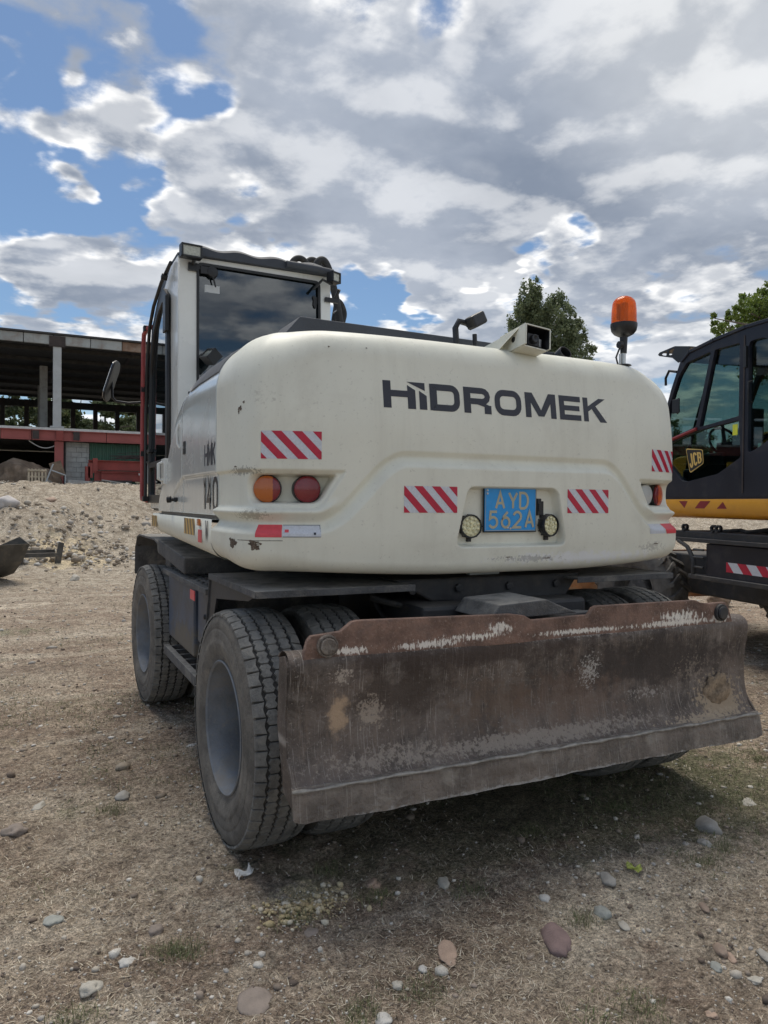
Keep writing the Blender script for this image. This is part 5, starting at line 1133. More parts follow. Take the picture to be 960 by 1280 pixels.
def sag(x,z): return sum(a*math.exp(-((x-dx)**2+(z-dz_)**2)/(w_*w_)) for dx,dz_,w_,a in dents)+(.006*math.exp(-((1.25-abs(x))/.04)**2))
fine_prof=[]
pc=[Vector(p) for p in prof]
for i in range(len(pc)-1):
    p0,p1,p2,p3=pc[max(i-1,0)],pc[i],pc[i+1],pc[min(i+2,len(pc)-1)]
    for t in np.linspace(0,1,5)[:-1]: q_=.5*((2*p1)+(p2-p0)*t+(2*p0-5*p1+4*p2-p3)*t*t+(3*p1-p0-3*p2+p3)*t**3); fine_prof.append((q_.x,q_.y))
fine_prof.append(prof[-1]); sweep(BL,fine_prof,-1.236,1.236,140,.018,0,sag)
BLD=BL.build('dozer_blade',rust_m,EX,autos=60)
CE=MB(); sweep(CE,[(-.066,.512),(-.078,.488),(-.088,.440),(-.095,.388)],-1.242,1.242,120,.022,0,lambda x,z:.002*math.sin(x*9)+.0015*math.sin(x*31)); 
CE.v=[(x,y,z+(.0035*math.sin(x*3.1)+.002*math.sin(x*17+1)+.001*math.sin(x*53) if z<.4 else 0)+(.016*max(0,abs(x)-1.2)/.05 if z<.4 else 0)) for x,y,z in CE.v]
ce=CE.build('cutting_edge',edge_m,BLD,autos=60)
mb=MB(); mb.tube([(x,-.083+.002*math.sin(x*13),.505+.002*math.sin(x*29)) for x in np.linspace(-1.25,1.25,60)],[.007+.0025*math.sin(i*1.9) for i in range(60)],7); mb.build('weld_seam',mat('pale_weld',(.30,.28,.25),rough=.5,metal=.3,var=.3,vs=30),BLD,smooth=True)
for sg in (-1,1):
    mb=MB(); mb.prism([(sg*1.228,-.07,.50),(sg*1.228,.008,.60),(sg*1.228,.030,.74),(sg*1.228,.015,.86),(sg*1.228,.008,.94),(sg*1.228,.05,.975),(sg*1.228,.11,.96),(sg*1.228,.13,.70),(sg*1.228,.05,.46),(sg*1.228,-.08,.42)],(sg*.012,0,0)); mb.build('end_plate',rust_m,BLD,bevel=.003)
FP=[(-1.185,.965),(-1.165,1.035),(-1.150,1.052),(-1.03,1.062),(-.985,1.095),(-.96,1.100),(-.24,1.083),(-.17,1.072),(-.13,1.050),(.19,1.055),(.215,1.085),(.235,1.092),(.86,1.088),(.90,1.074),(.955,1.066),(1.075,1.068),(1.095,1.045),(1.125,.97)]
outl=FP+[(1.125,.955),(-1.185,.955)]
plate('top_flange',outl,[],.028,mapY(.012),flange_m,BLD,bevel=.004)
for (x,z) in ((-1.088,1.012),(1.035,1.018)):
    mb=MB(); mb.lathe([(.0,.043),(.014,.042),(.016,.036),(.013,.034)],(x,-.002,z),(0,-1,0),28); mb.lathe([(.0,.034),(.022,.033),(.026,.028),(.027,.0)],(x,-.002,z),(0,-1,0),12); mb.build('lifting_pin',edge_m if x<0 else dark_m,BLD,autos=30)
mb=MB(); mb.prism([(-.32,.04,1.055),(-.27,.04,1.118),(-.02,.04,1.130),(.04,.04,1.105),(.16,.04,1.06)],(0,.30,0)); mb.prism([(-.45,.20,1.045),(.45,.20,1.03),(.38,.60,1.0),(-.35,.60,1.0)],(0,0,-.05)); mb.build('blade_bracket',fend_m,EX,bevel=.006)
for x in (-.42,.42):
    mb=MB(); mb.prism([(x-.05,.03,.62),(x-.05,.03,.86),(x-.05,.9,.80),(x-.05,.9,.60)],(.10,0,0)); mb.build('blade_arm',dark_m,EX,bevel=.01)
mb=MB(); 
for (x,z,r_,f) in ((1.005,.59,.055,1),(1.05,.64,.035,2),(.985,.535,.05,3),(1.03,.56,.045,4),(1.0,.655,.03,5)):
    pass
BLD2=lump('clinging_soil',(1.02,-.005,.60),(.085,.028,.10),mat('caked_soil',(.30,.225,.15),rough=.95,var=.35,vs=25,bump=.6,bs=60,fine=((.15,.11,.08),60,.7,.5)),None,None,77,4,.45)
setp(BLD2,BLD)

# ------------------------------------------------------------------ the black and yellow excavator on the right
JO=(4.2175,3.2100,0.); JR=R(-11.9)
JB=thing('wheeled_excavator','black cabbed yellow banded wheeled excavator parked to the right','excavator',JO,None,True,JR)
jblack=mat('dark_blue_black_paint',(.012,.014,.024),rough=.42,var=.2,vs=2,coat=.05,spec=.35,dirt=(.10,.09,.08),da=.25,ds=4)
jyel=mat('deep_yellow_paint',(.80,.37,.025),rough=.35,var=.06,vs=2,coat=.4,dirt=(.35,.17,.04),da=.3,ds=4)
jtr=mat('dark_red_marking',(.25,.02,.025),rough=.45,var=.15)
jglass=glass('clear_cab_glass',(.50,.58,.55),.0)
jlogoY=mat('sticker_yellow',(.75,.50,.14),rough=.5,var=.05); jlogoK=mat('sticker_black',(.02,.018,.015),rough=.5)
jorg=mat('worn_orange_steel',(.40,.17,.06),rough=.7,var=.4,vs=5,dirt=(.42,.30,.18),da=.7,ds=5,streak=((.20,.12,.08),.7,10),bump=.3,bs=50)
jtyre=mat('mud_dusted_tyre',(.13,.127,.12),rough=.9,var=.35,vs=8,dirt=(.13,.12,.10),da=.6,ds=8,bump=.3,bs=40)
yelseat=mat('lime_sticker',(.70,.72,.05),rough=.5)
JOUT=[(.30,1.64),(.36,1.9),(.36,2.15),(.27,2.45),(.11,2.82),(-.05,3.11),(-.20,3.18),(-.58,3.215),(-1.03,3.245),(-1.35,3.24),(-1.58,3.16),(-1.72,2.9),(-1.75,2.4),(-1.75,1.64)]
W1=rpoly([(-.15,3.065),(-.535,3.11),(-.315,2.375),(-.02,2.315),(.27,2.25),(.13,2.65),(-.02,2.94)],.03)
W2=rpoly([(-.595,3.115),(-.945,3.112),(-.945,2.416),(-.372,2.365)],.015)
W3=rpoly([(.28,2.19),(-.02,2.27),(-.34,2.33),(-.945,2.375),(-.98,2.02),(-.66,1.872),(-.19,1.807),(-.10,1.817),(.22,2.08)],.02)
W4=rpoly([(-1.07,3.10),(-1.26,3.10),(-1.47,2.98),(-1.56,2.75),(-1.56,2.30),(-1.36,2.17),(-1.196,2.09),(-1.07,2.05)],.05)
JM=lambda x0:(lambda u,v,w:(x0+w,u,v))
for (x0,nm) in ((.02,'cab_side'),(1.02,'cab_side')):
    JC=plate(nm,JOUT,[W1,W2,W3,W4],.05,JM(x0),jblack,JB,bevel=.004)
    plate('side_glass',[(.33,1.75),(.33,2.15),(.10,2.78),(-.10,3.09),(-1.30,3.14),(-1.60,2.9),(-1.60,1.75)],[],.005,JM(x0+.012),jglass,JC)
    if x0<.5:
        plate('door_seam',[(-1.005,1.68),(-1.005,3.17),(-1.022,3.17),(-1.022,1.68)],[],.006,JM(-.008),darkst_m,JC)
        mb=MB(); mb.box(-.03,-.004,-1.06,-1.03,2.86,3.06); mb.build('hinge',black_m,JC,bevel=.003)
        mb=MB(); mb.tube([(-.005,-1.12,2.72),(-.045,-1.12,2.71),(-.05,-1.12,2.62),(-.045,-1.12,2.53),(-.005,-1.12,2.52)],.010,8); mb.build('grab_handle',black_m,JC,smooth=True)
        mb=MB(); mb.box(-.005,.035,-.872+.0,-.938,2.232,2.339); 
        MB().box(-.010,-.006,-.938,-.872,2.235,2.339).build('lime_sticker',yelseat,JC)
        mb=MB(); mb.tube([(-.012,.26,2.24),(-.012,-.02,2.29),(-.012,-.34,2.35)],.018,8); mb.build('door_rail',jtr,JC,smooth=True)
        # sticker with three letters on the lower glass
        q0=[(-.150,2.165),(-.425,2.135),(-.495,1.985),(-.235,1.893)]
        jl=lambda off:(lambda u,z:(-off,-u,z))
        m2=MB(); 
        def quadp(u,v):   # u 0..1 left to right, v 0..1 bottom to top
            tl,tr,br,bl=[Vector(p) for p in ((-.160,2.16),(-.435,2.13),(-.450,1.985),(-.235,1.893))]
            return (bl.lerp(br,u)).lerp(tl.lerp(tr,u),v)
        def jq(poly,off,mi):
            ps=[quadp(*p) for p in poly]; m2.add([(-off,p.x,p.y) for p in ps],[tuple(range(len(ps)))],mi)
        jq(rpoly([(0,0),(1,0),(1,1),(0,1)],.12),.007,0); jq(rpoly([(.035,.045),(.965,.045),(.965,.955),(.035,.955)],.10),.0085,1)
        for (ch,u) in (('J',.13),('C',.42),('B',.70)):
            for st in glyph(ch,u,.20,.17,.58):
                for p in stroke(st,.095): LIFT[0]+=.00004; jq(p,.010+LIFT[0],0)
        m2.build('sticker',[jlogoY,jlogoK],JC)
for a_,b2 in zip(JOUT[:6],JOUT[1:7]):
    pass
mb=MB()
for a_,b2 in (((.33,1.66),(.37,2.0)),((.37,2.0),(.30,2.38)),((.30,2.38),(.12,2.82)),((.12,2.82),(-.04,3.11))): mb.add([(.045,a_[0]-.01,a_[1]),(.995,a_[0]-.01,a_[1]),(.995,b2[0]-.01,b2[1]),(.045,b2[0]-.01,b2[1])],[(0,1,2,3)])
mb.build('windscreen',jglass,JB,smooth=True)
mb=MB(); top=[(-.08,3.115),(-.20,3.19),(-.58,3.235),(-1.03,3.265),(-1.35,3.26),(-1.60,3.175),(-1.74,2.92)]
for a_,b2 in zip(top[:-1],top[1:]): mb.prism([(-.02,a_[0],a_[1]),(1.06,a_[0],a_[1]),(1.06,b2[0],b2[1]),(-.02,b2[0],b2[1])],(0,0,-.035))
mb.build('cab_roof',jblack,JB,bevel=.006)
plate('cab_rear',[(.0,1.64),(1.04,1.64),(1.04,3.0),(.0,3.0)],[rpoly([(.10,2.15),(.94,2.15),(.94,2.9),(.10,2.9)],.05)],.04,lambda u,v,w:(u,-1.74+w,v),jblack,JB)
MB().box(.0,1.04,-1.72,.30,1.60,1.66).build('cab_floor',jblack,JB)
mb=MB(); mb.box(.32,.78,-.95,-.50,1.95,2.08); mb.box(.32,.78,-1.10,-.98,2.05,2.75); mb.box(.42,.68,-1.12,-1.02,2.75,2.95); ST=mb.build('driver_seat',jblack,JB,bevel=.05)
mb=MB(); mb.box(.14,.26,-.90,-.45,2.0,2.2); mb.box(.84,.96,-.90,-.45,2.0,2.2); mb.tube([(.2,-.50,2.2),(.2,-.46,2.38)],.02,8); mb.tube([(.9,-.50,2.2),(.9,-.46,2.38)],.02,8); mb.build('arm_console',jblack,ST,bevel=.01)
mb=MB(); mb.tube([(.55,.15,1.66),(.55,-.02,2.22)],.03,8); mb.tube([(.55+.18*math.cos(a),-.05+.07*math.sin(a),2.25+.16*math.sin(a)) for a in np.linspace(0,6.283,21)],.015,6,cap=False); mb.build('steering_wheel',black_m,JB,smooth=True)
mb=MB(); mb.prism([(.02,-.20,3.16),(.10,.30,3.275),(.10,.36,3.262),(.02,.30,3.20),(.02,.10,3.06)],(.95,0,0))
VP=[(-.18,3.235),(.10,3.29),(.355,3.275),(.385,3.255),(.36,3.235),(.12,3.17),(.02,3.10),(-.08,3.12)]
mb=MB(); VH=[rpoly([(.33,3.25),(.22,3.262),(.23,3.215),(.30,3.232)],.01),rpoly([(.19,3.262),(.09,3.27),(.13,3.205),(.19,3.212)],.01)]
for x0 in (.02,1.0): plate('visor_bracket',VP,VH,.012,JM(x0),black_m,JB)
MB().prism([(.03,-.15,3.245),(.03,.10,3.296),(.03,.36,3.28),(.03,.36,3.27),(.03,.10,3.285),(.03,-.15,3.235)],(.96,0,0)).build('sun_visor',black_m,JB)
mb=MB(); mb.tube([(.0,.02,3.0),(-.01,.14,3.03),(-.01,.20,2.96),(.0,.21,2.88)],.014,8); mb.tube([(.0,.0,2.70),(-.03,-.06,2.70),(-.03,-.07,2.56),(.0,.0,2.55)],.010,8); mb.build('mirror_arm',black_m,JB,smooth=True)
mb=MB(); mb.obox(Vector((-.04,-.03,2.62)),(.006,.05,.075),Matrix.Rotation(R(12),3,'Z')); mb.build('mirror_shell',black_m,JB,bevel=.005)
mb=MB(); mb.box(.10,.16,-.60,-.10,1.66,2.10); mb.box(.10,.5,-.08,.05,1.66,1.95); mb.build('pedal_console',jblack,JB,bevel=.03)
mb=MB(); mb.box(.85,1.0,-1.5,-.2,1.66,2.15); mb.build('control_locker',jblack,JB,bevel=.03)
mb=MB(); mb.box(.80,.98,-.15,.02,2.25,2.62); mb.tube([(.9,-.06,2.25),(.9,.1,1.9)],.02,6); mb.build('monitor',jblack,JB,bevel=.015)
mb=MB(); mb.prism([(.30,-1.35,1.9),(.30,-1.05,1.9),(.30,-1.0,2.55),(.30,-1.10,3.0),(.30,-1.22,3.0),(.30,-1.3,2.4)],(.5,0,0)); mb.build('seat_back',jblack,JB,bevel=.04)
mb=MB(); mb.tube([(.25,.2,1.7),(.23,.1,2.2),(.24,-.05,2.6),(.25,-.2,2.95)],.018,8); mb.build('wiper_arm',black_m,JB,smooth=True)
# yellow deck band with dark red markings, rounded underneath
mb=MB(); ring=[(0,1.622),(-.004,1.60),(-.004,1.53),(.02,1.47),(.08,1.435),(.2,1.425)]
ys=[.55,-4.2]
n_=len(ring); vs=[(x,y,z) for y in (.45,-4.2) for x,z in ring]; mb.add(vs,[(i,i+1,n_+i+1,n_+i) for i in range(n_-1)]); mb.add([(2.45-x,y,z) for y in (.45,-4.2) for x,z in ring],[(i,i+1,n_+i+1,n_+i) for i in range(n_-1)]); mb.box(.0,2.45,-4.2,.45,1.60,1.622); mb.box(.2,2.25,-4.2,.45,1.422,1.43); mb.add([(x,.45,z) for x,z in ring]+[(2.45-x,.45,z) for x,z in ring[::-1]],[tuple(range(12))]); mb.build('deck_band',jyel,JB,autos=50)
mb=MB()
for p in ([(-.055,1.602),(-.20,1.602),(-.15,1.528)],[(-.403,1.602),(-.562,1.602),(-.47,1.526),(-.318,1.526)],[(-.743,1.595),(-.80,1.526),(-.655,1.526)]): mb.add([(-.0055,a_,b2) for a_,b2 in p],[tuple(range(len(p)))])
mb.build('red_marking',jtr,JB)
MB().box(.05,2.4,-4.2,-1.8,1.63,2.35).build('engine_housing',jblack,JB,bevel=.05)
MB().box(1.3,2.4,-1.8,.3,1.63,2.42).build('side_housing',jyel,JB,bevel=.05)
mb=MB(); mb.prism([(1.15,.1,1.7),(1.15,.3,2.2),(1.15,1.6,2.2),(1.15,3.6,1.3),(1.15,3.5,1.0),(1.15,1.5,1.8)],(.3,0,0)); mb.build('boom',jyel,JB,bevel=.02)
mb=MB(); mb.lathe([(0,.62),(.22,.62)],(1.2,-1.5,1.20),(0,0,1),40,cap=True); mb.build('slew_ring',mound_m,JB,autos=40)
# chassis frame
MB().box(.06,2.4,-3.6,.10,1.20,1.285).build('deck_plate',dark_m,JB,bevel=.01)
MB().box(-.01,.05,-3.6,.06,1.175,1.215).build('deck_edge',dark_m,JB,bevel=.004)
MB().box(.02,.6,-3.2,-.47,.83,1.17).build('storage_box',jblack,JB,bevel=.01)
MB().box(-.02,.10,-3.6,-.24,.795,.84).build('lower_rail',dark_m,JB,bevel=.006)
mb=MB(); mb.tube([(.0,-.05,1.18),(.0,-.20,1.12),(.0,-.30,1.00),(.0,-.30,.84),(.0,-.27,.80)],.022,8); mb.build('ladder_rail',dark_m,JB,smooth=True)
for z in (.92,1.02,1.10): mb=MB(); mb.tube([(.0,-.30,z),(.0,-.46,z)],.012,6); mb.build('rung',dark_m,JB,smooth=True)
MB().box(.5,1.9,-3.4,.9,.55,1.0).build('chassis',dark_m,JB,bevel=.02)
for y in (-.03,-.49,-.56): mb=MB(); mb.lathe([(-.02,.018),(-.02,.035),(.02,.035),(.02,.018),(-.02,.018)],(.08,y-.02,1.325),(1,.3,0),16); mb.box(.05,.12,y-.04,y-.0,1.285,1.30); mb.build('lashing_eye',dark_m,JB,autos=40)
mb=MB(); mb.tube([(.1,-.62,1.30),(.2,-.75,1.315),(.15,-.9,1.30),(.25,-1.05,1.33),(.2,-1.25,1.30)],.02,6); mb.build('coiled_hose',rubber_m,JB,smooth=True)
mb=MB()
def jst(o_,u,z): return (-o_+.018,-u,z)
tape('striped_tape',.775,1.9,.905,1.0,lambda off:(lambda u,z:(.0195-off,-u,z)),[wht_m,red_m],.25,.12,-.10,.9,JB)
# wheels with heavy lugs
def jwheel(loc,rz_,first):
    w,ri,ro=.20,.27,.50
    mb=MB(); mb.lathe([(.05,0),(.05,.13),(.03,.15),(.03,.20),(.0,.235)],(0,0,0),(1,0,0),40); o=mb.build('wheel',fend_m,JB,autos=30)
    mb=MB(); mb.lathe([(.16,.275),(-.02,.235),(-.12,.25),(-.165,.262),(-.175,.285),(-.15,.29)],(0,0,0),(1,0,0),48); mb.build('rim',fend_m,o,autos=40)
    mb=MB(); mb.lathe([(-.16,.275),(-.185,.30),(-.205,.36),(-.207,.365),(-.208,.42),(-.20,.47),(-.17,.505),(-.08,.518),(0,.522),(.08,.518),(.17,.505),(.205,.43),(.2,.34),(.16,.275)],(0,0,0),(1,0,0),72); mb.build('tyre',jtyre,o,smooth=True)
    mb=MB()
    for i in range(22):
        for sg in (-1,1):
            t=2*math.pi*(i+(.5 if sg>0 else 0))/22; P0=[]
            for (x,tt,r0,r1) in ((sg*.205,.10,.44,.485),(sg*.17,.07,.50,.545),(sg*.01,-.10,.515,.555)):
                for dt in (-.045,.045): P0+=[(x,math.cos(t+tt+dt)*r0,math.sin(t+tt+dt)*r0),(x,math.cos(t+tt+dt)*r1,math.sin(t+tt+dt)*r1)]
            b0=len(mb.v); mb.add(P0,[(0,1,3,2),(0,4,5,1),(4,8,9,5),(2,3,7,6),(6,7,11,10),(1,5,7,3),(5,9,11,7),(8,10,11,9)])
    tr=mb.build('tread',jtyre,o); tr['kind']='stuff'
    mb=MB(); mb.lathe([(.05,.145),(-.06,.14),(-.085,.125),(-.10,.08),(-.105,0)],(0,0,0),(1,0,0),32); mb.build('hub',fend_m,o,autos=30)
    o.location=loc; o.rotation_euler=(.3,0,rz_); return o
jw=jwheel((.10,.78,.56),R(22),True)
for (x,y,rz_) in ((2.25,.60,R(196)),(.22,-2.6,0),(2.25,-2.6,R(180))):
    c_=jw.copy(); COL.objects.link(c_); c_.location=(x,y,.545); c_.rotation_euler=(.9,0,rz_)
    for ch_ in list(jw.children): d=ch_.copy(); COL.objects.link(d); d.parent=c_
mb=MB(); pr_=[(1.42,.98),(1.50,.90),(1.53,.78),(1.53,.62),(1.50,.48),(1.44,.36)]
sweep(mb,[(y,z) for y,z in pr_],-.72,2.1,24,.03); 
mb.build('dozer_blade',jorg,JB,autos=50)
MB().box(.6,.75,.9,1.45,.5,.7).box(1.6,1.75,.9,1.45,.5,.7).build('blade_arms',dark_m,JB)['kind']='stuff'

# ------------------------------------------------------------------ bucket and frame on the left edge
def GP(px,py,z=0.):
    d=pxdir(px,py); t=(z-CAMP[2])/d[2]; p=CAMP+d*t
    for _ in range(6): zz=gz(p[0],p[1]); t=(zz-CAMP[2])/d[2]; p=CAMP+d*t
    return np.array([p[0],p[1],gz(p[0],p[1])])
bk=GP(4,724); BK=thing('excavator_bucket','dark steel excavator bucket lying on the ground at the left edge','bucket',tuple(bk),None,True,R(38))
buck_m=mat('weathered_bucket_steel',(.075,.072,.066),rough=.65,metal=.2,var=.3,vs=4,dirt=(.22,.19,.15),da=.5,ds=5,dustup=(DUST,.6))
mb=MB(); sweep(mb,[(-.55,.68),(-.36,.36),(-.12,.12),(.18,.03),(.42,.10),(.55,.30)],-.95,.10,20,.03); mb.build('shell',buck_m,BK,autos=50)
for x in (-.95,.10): mb=MB(); mb.prism([(x,-.55,.68),(x,-.36,.36),(x,-.12,.12),(x,.18,.03),(x,.42,.10),(x,.55,.30),(x,.25,.62),(x,-.3,.80)],(.03,0,0)); mb.build('cheek_plate',buck_m,BK,bevel=.004)
mb=MB(); mb.obox(Vector((-.42,.55,.27)),(.56,.06,.02),Matrix.Rotation(R(40),3,'X')); mb.build('lip',edge_m,BK,bevel=.004)
fb=GP(44,712); FB=thing('attachment_frame','rusty grey steel frame with two uprights lying beside the bucket','frame',tuple(fb),None,True,R(10))
for (a_,b2,h_) in ((-.38,0,.52),(.42,.1,.46)): mb=MB(); mb.prism([(a_,b2,-.05),(a_+.12,b2,-.05),(a_+.20,b2,h_),(a_+.10,b2,h_+.03)],(0,.10,0)); mb.build('upright',buck_m,FB,bevel=.006)
for (z_,y_) in ((.16,.05),(.22,.35)): MB().box(-.35,.48,y_,y_+.06,z_,z_+.09).build('cross_rail',buck_m,FB,bevel=.005)
lump('pale_boulder',tuple(GP(8,700)+[0,.6,.22]),(.28,.22,.2),mat('pale_stone',(.5,.47,.45),rough=.9,var=.12,vs=6,bump=.2,bs=40),'pale boulder behind the dark bucket at the left edge','boulder',41,3,.15)

# ------------------------------------------------------------------ stones one can single out
def smat(n,c,**k_): return mat(n,c,rough=.85,var=.14,vs=18,bump=.25,bs=110,fine=(tuple(x*.55 for x in c),120,.35,.55),**k_)
greyst=smat('grey_stone',(.33,.315,.285)); palest=smat('pale_limestone',(.42,.395,.34)); mauve=smat('mauve_stone',(.22,.155,.145)); pinkst=smat('pinkish_sandstone',(.40,.29,.22)); bluest=smat('blue_green_stone',(.29,.30,.275)); brst=smat('brown_stone',(.27,.205,.16)); slabst=smat('grey_brown_slab',(.24,.20,.17)); whst=smat('whitish_stone',(.50,.485,.45)); yelst=smat('yellow_clay',(.46,.38,.22))
def stone(px,py,wpx,hpx,m,label,seed,rough=.16,up=.55,flat=False,rzv=0.,cat='stone'):
    wpx*=.88; hpx*=.88; p=GP(px,py); dist=float(np.dot(CR[2],p-CAMP)); w=wpx/924.3*dist/2; cam_el=math.atan2(CAMP[2]-p[2],math.hypot(*(p-CAMP)[:2])); d=max(.5*w,(hpx/924.3*dist/2)/max(.3,math.sin(cam_el)))
    hh=min(w,d)*up; rough=rough*1.5+.06
    return lump('stone',tuple(p+[0,0,hh*.12]),(w,min(d,w*2.2),hh),m,label,cat,seed,3,rough,flat=flat,rz=R(25.9*-1+rzv))
stone(696,1177,38,48,mauve,'smooth mauve stone, the largest rounded one in front of the blade',1,.10,.55,rzv=0)
stone(885,1036,32,18,greyst,'speckled grey egg shaped stone right of the blade shadow',2,.08,.8)
stone(881,1055,18,9,greyst,'small grey stone just below the speckled egg shaped stone',3)
stone(555,1106,18,15,palest,'pale blocky stone below the middle of the blade',4,.18,.9,True)
stone(760,1100,20,16,greyst,'grey rounded stone left of the green wrapper',5,.12)
stone(680,1124,17,8,whst,'small white flat stone above the mauve stone',6,.12)
stone(753,1142,24,14,bluest,'grey green stone to the upper right of the mauve stone',7,.12)
stone(780,1158,13,12,palest,'small pale stone right of the grey green stone',8)
stone(318,1254,52,36,slabst,'flat angular grey brown slab at the bottom edge',9,.10,.22,True,10)
stone(160,1204,20,12,whst,'white chipped stone in the lower left ground',10,.22)
stone(113,1237,27,16,palest,'pale crumbling stone near the lower left corner',11,.3)
stone(194,1164,21,13,slabst,'dull grey stone above the white chipped stone',12,.15)
stone(50,1008,14,12,palest,'pale angular stone by the left edge left of the rear wheel',13,.25)
stone(153,996,20,9,greyst,'flat light grey stone left of the near wheel',14,.15)
stone(18,1040,30,12,slabst,'low grey stone at the left edge',15,.2)
stone(66,1151,26,14,bluest,'bluish flat stone half sunk in the lower left ground',16,.1,.3)
stone(466,1105,18,11,pinkst,'tan angular stone right of the gravel crumbs',17,.3)
stone(560,1192,26,34,pinkst,'flat pinkish stone left of the mauve stone',18,.15,.25,True)
stone(497,1232,15,10,palest,'small pale stone beside the green tuft at the bottom',19,.2)
stone(528,1212,13,9,whst,'tiny white stone left of the flat pinkish stone',20)
stone(901,1189,17,15,brst,'brown rounded stone of the close pair at the lower right',21,.1,.8)
stone(914,1198,11,12,pinkst,'smaller tan stone touching the brown rounded stone',22,.1,.8)
stone(895,1209,15,11,bluest,'blue green stone just below the close pair',23,.15)
stone(880,1135,12,14,brst,'small brown stone right of the grey green stone',24)
stone(955,1195,14,26,greyst,'grey stone cut by the right edge',25,.15)
stone(944,1225,22,8,palest,'thin pale flake by the lower right corner',26,.2,.3)
stone(890,1270,17,9,pinkst,'light pink chip at the bottom edge',27,.25)
stone(480,1276,22,16,whst,'white stone cut by the bottom edge',28,.15)
stone(388,1166,22,13,slabst,'brownish flat stone below the gravel crumbs',29,.15,.3)
stone(935,1002,20,10,palest,'pale flake in front of the right blade corner',30,.25,.3)
for i,(px,py,w_,h_,l) in enumerate([(64,680-16,14,10,'round white boulder high on the bank, left of the others'),(320*180/960,620+292*140/747,9,8,'pale round stone on the bank beside the frame'),(180*180/960,620+215*140/747,12,9,'buff boulder on the bank above the frame'),(6,648,9,9,'white boulder on the bank at the left edge'),(500*180/960,620+545*140/747,13,6,'flat white stone at the foot of the bank'),(345*180/960*1.0,620+380*140/747,12,9,'broken grey stone beside the frame upright'),(255*180/960,620+492*140/747,9,6,'small pinkish stone below the frame'),(235*180/960,620+158*140/747,9,5,'pale flat stone on the upper bank')]):
    stone(px,py,w_,h_,[whst,palest,pinkst][i%3],l,50+i,.15,.9)
rk_=GP(899,758); lump('earth_lump',tuple(rk_+[0,0,.10]),(.21,.16,.15),mound_m,'brown lump of earth seen under the black chassis on the right','earth lump',91,4,.25)
# litter: crumpled white wrapper, green wrapper
def scrap(name,p,s_,m,label,seed,cat):
    r_=np.random.default_rng(seed); n=9; bm=bmesh.new(); vs=[[bm.verts.new((s_[0]*(i/(n-1)-.5),s_[1]*(j/(n-1)-.5)+.012*math.sin(i*.9),.008+.016*r_.random()+s_[2]*(math.sin(i*1.1)*.5+.5)*(j/(n-1)))) for j in range(n)] for i in range(n)]
    for i in range(n-1):
        for j in range(n-1): bm.faces.new((vs[i][j],vs[i+1][j],vs[i+1][j+1],vs[i][j+1]))
    me=bpy.data.meshes.new(name); bm.to_mesh(me); bm.free(); me.materials.append(m); o=obj(name,me); sm=o.modifiers.new('t','SOLIDIFY'); sm.thickness=.0012; o.location=p; return tag(o,label,cat)
paper_m=mat('white_paper',(.74,.73,.70),rough=.7,var=.08,vs=30); wrap_m=mat('green_foil',(.38,.42,.10),rough=.4,var=.35,vs=40)
o=scrap('paper_scrap',tuple(GP(306,1096)),(.085,.030,.020),paper_m,'crumpled white paper scrap on the ground below the near wheel',3,'paper scrap'); o.rotation_euler=(0,0,R(25))
o=scrap('green_wrapper',tuple(GP(793,1090)),(.062,.028,.012),wrap_m,'crushed yellow green wrapper on the ground in front of the blade',4,'wrapper'); o.rotation_euler=(0,0,R(-30))

# ------------------------------------------------------------------ pebbles, rubble, straw, grass
def ico(sub=0):
    bm=bmesh.new(); bmesh.ops.create_icosphere(bm,subdivisions=max(1,sub),radius=1); v=np.array([x.co[:] for x in bm.verts]); f=np.array([[x.index for x in q_.verts] for q_ in bm.faces]); bm.free(); return v,f
IV,IF=ico(1)
def pebble_mat(name,cols):
    m=bpy.data.materials.new(name); m.use_nodes=True; q=NT(m.node_tree); a=q.n('ShaderNodeAttribute',attribute_name='tint').outputs['Fac']
    cr=q.n('ShaderNodeValToRGB',{0:a}); cr.color_ramp.interpolation='CONSTANT'; el=cr.color_ramp.elements; el[0].color=cols[0]+(1,); el[1].color=cols[1]+(1,); el[1].position=1/len(cols)
    for i,c in enumerate(cols[2:],2): e_=el.new(i/len(cols)); e_.color=c+(1,)
    v=q.n('ShaderNodeTexCoord').outputs['Object']; c=q.mix(q.math('MULTIPLY',q.ss(q.noise(v,160,3,.7),.4,.7),.35),cr.outputs[0],(.16,.13,.10))
    b=q.n('ShaderNodeBsdfPrincipled',{'Base Color':c,'Roughness':.9}); b.inputs['Specular IOR Level'].default_value=.2; q.n('ShaderNodeOutputMaterial',{0:b.outputs[0]}); return m
pebm=pebble_mat('mixed_pebbles',[(.30,.25,.20),(.44,.40,.34),(.16,.125,.10),(.55,.52,.46),(.38,.36,.33),(.22,.18,.145),(.62,.59,.53),(.34,.28,.23),(.12,.095,.08),(.48,.44,.38)])
rubm=pebble_mat('bank_rubble',[(.36,.31,.25),(.44,.40,.34),(.28,.235,.185),(.56,.53,.47),(.40,.37,.33),(.24,.20,.155),(.62,.59,.54),(.32,.27,.21)])
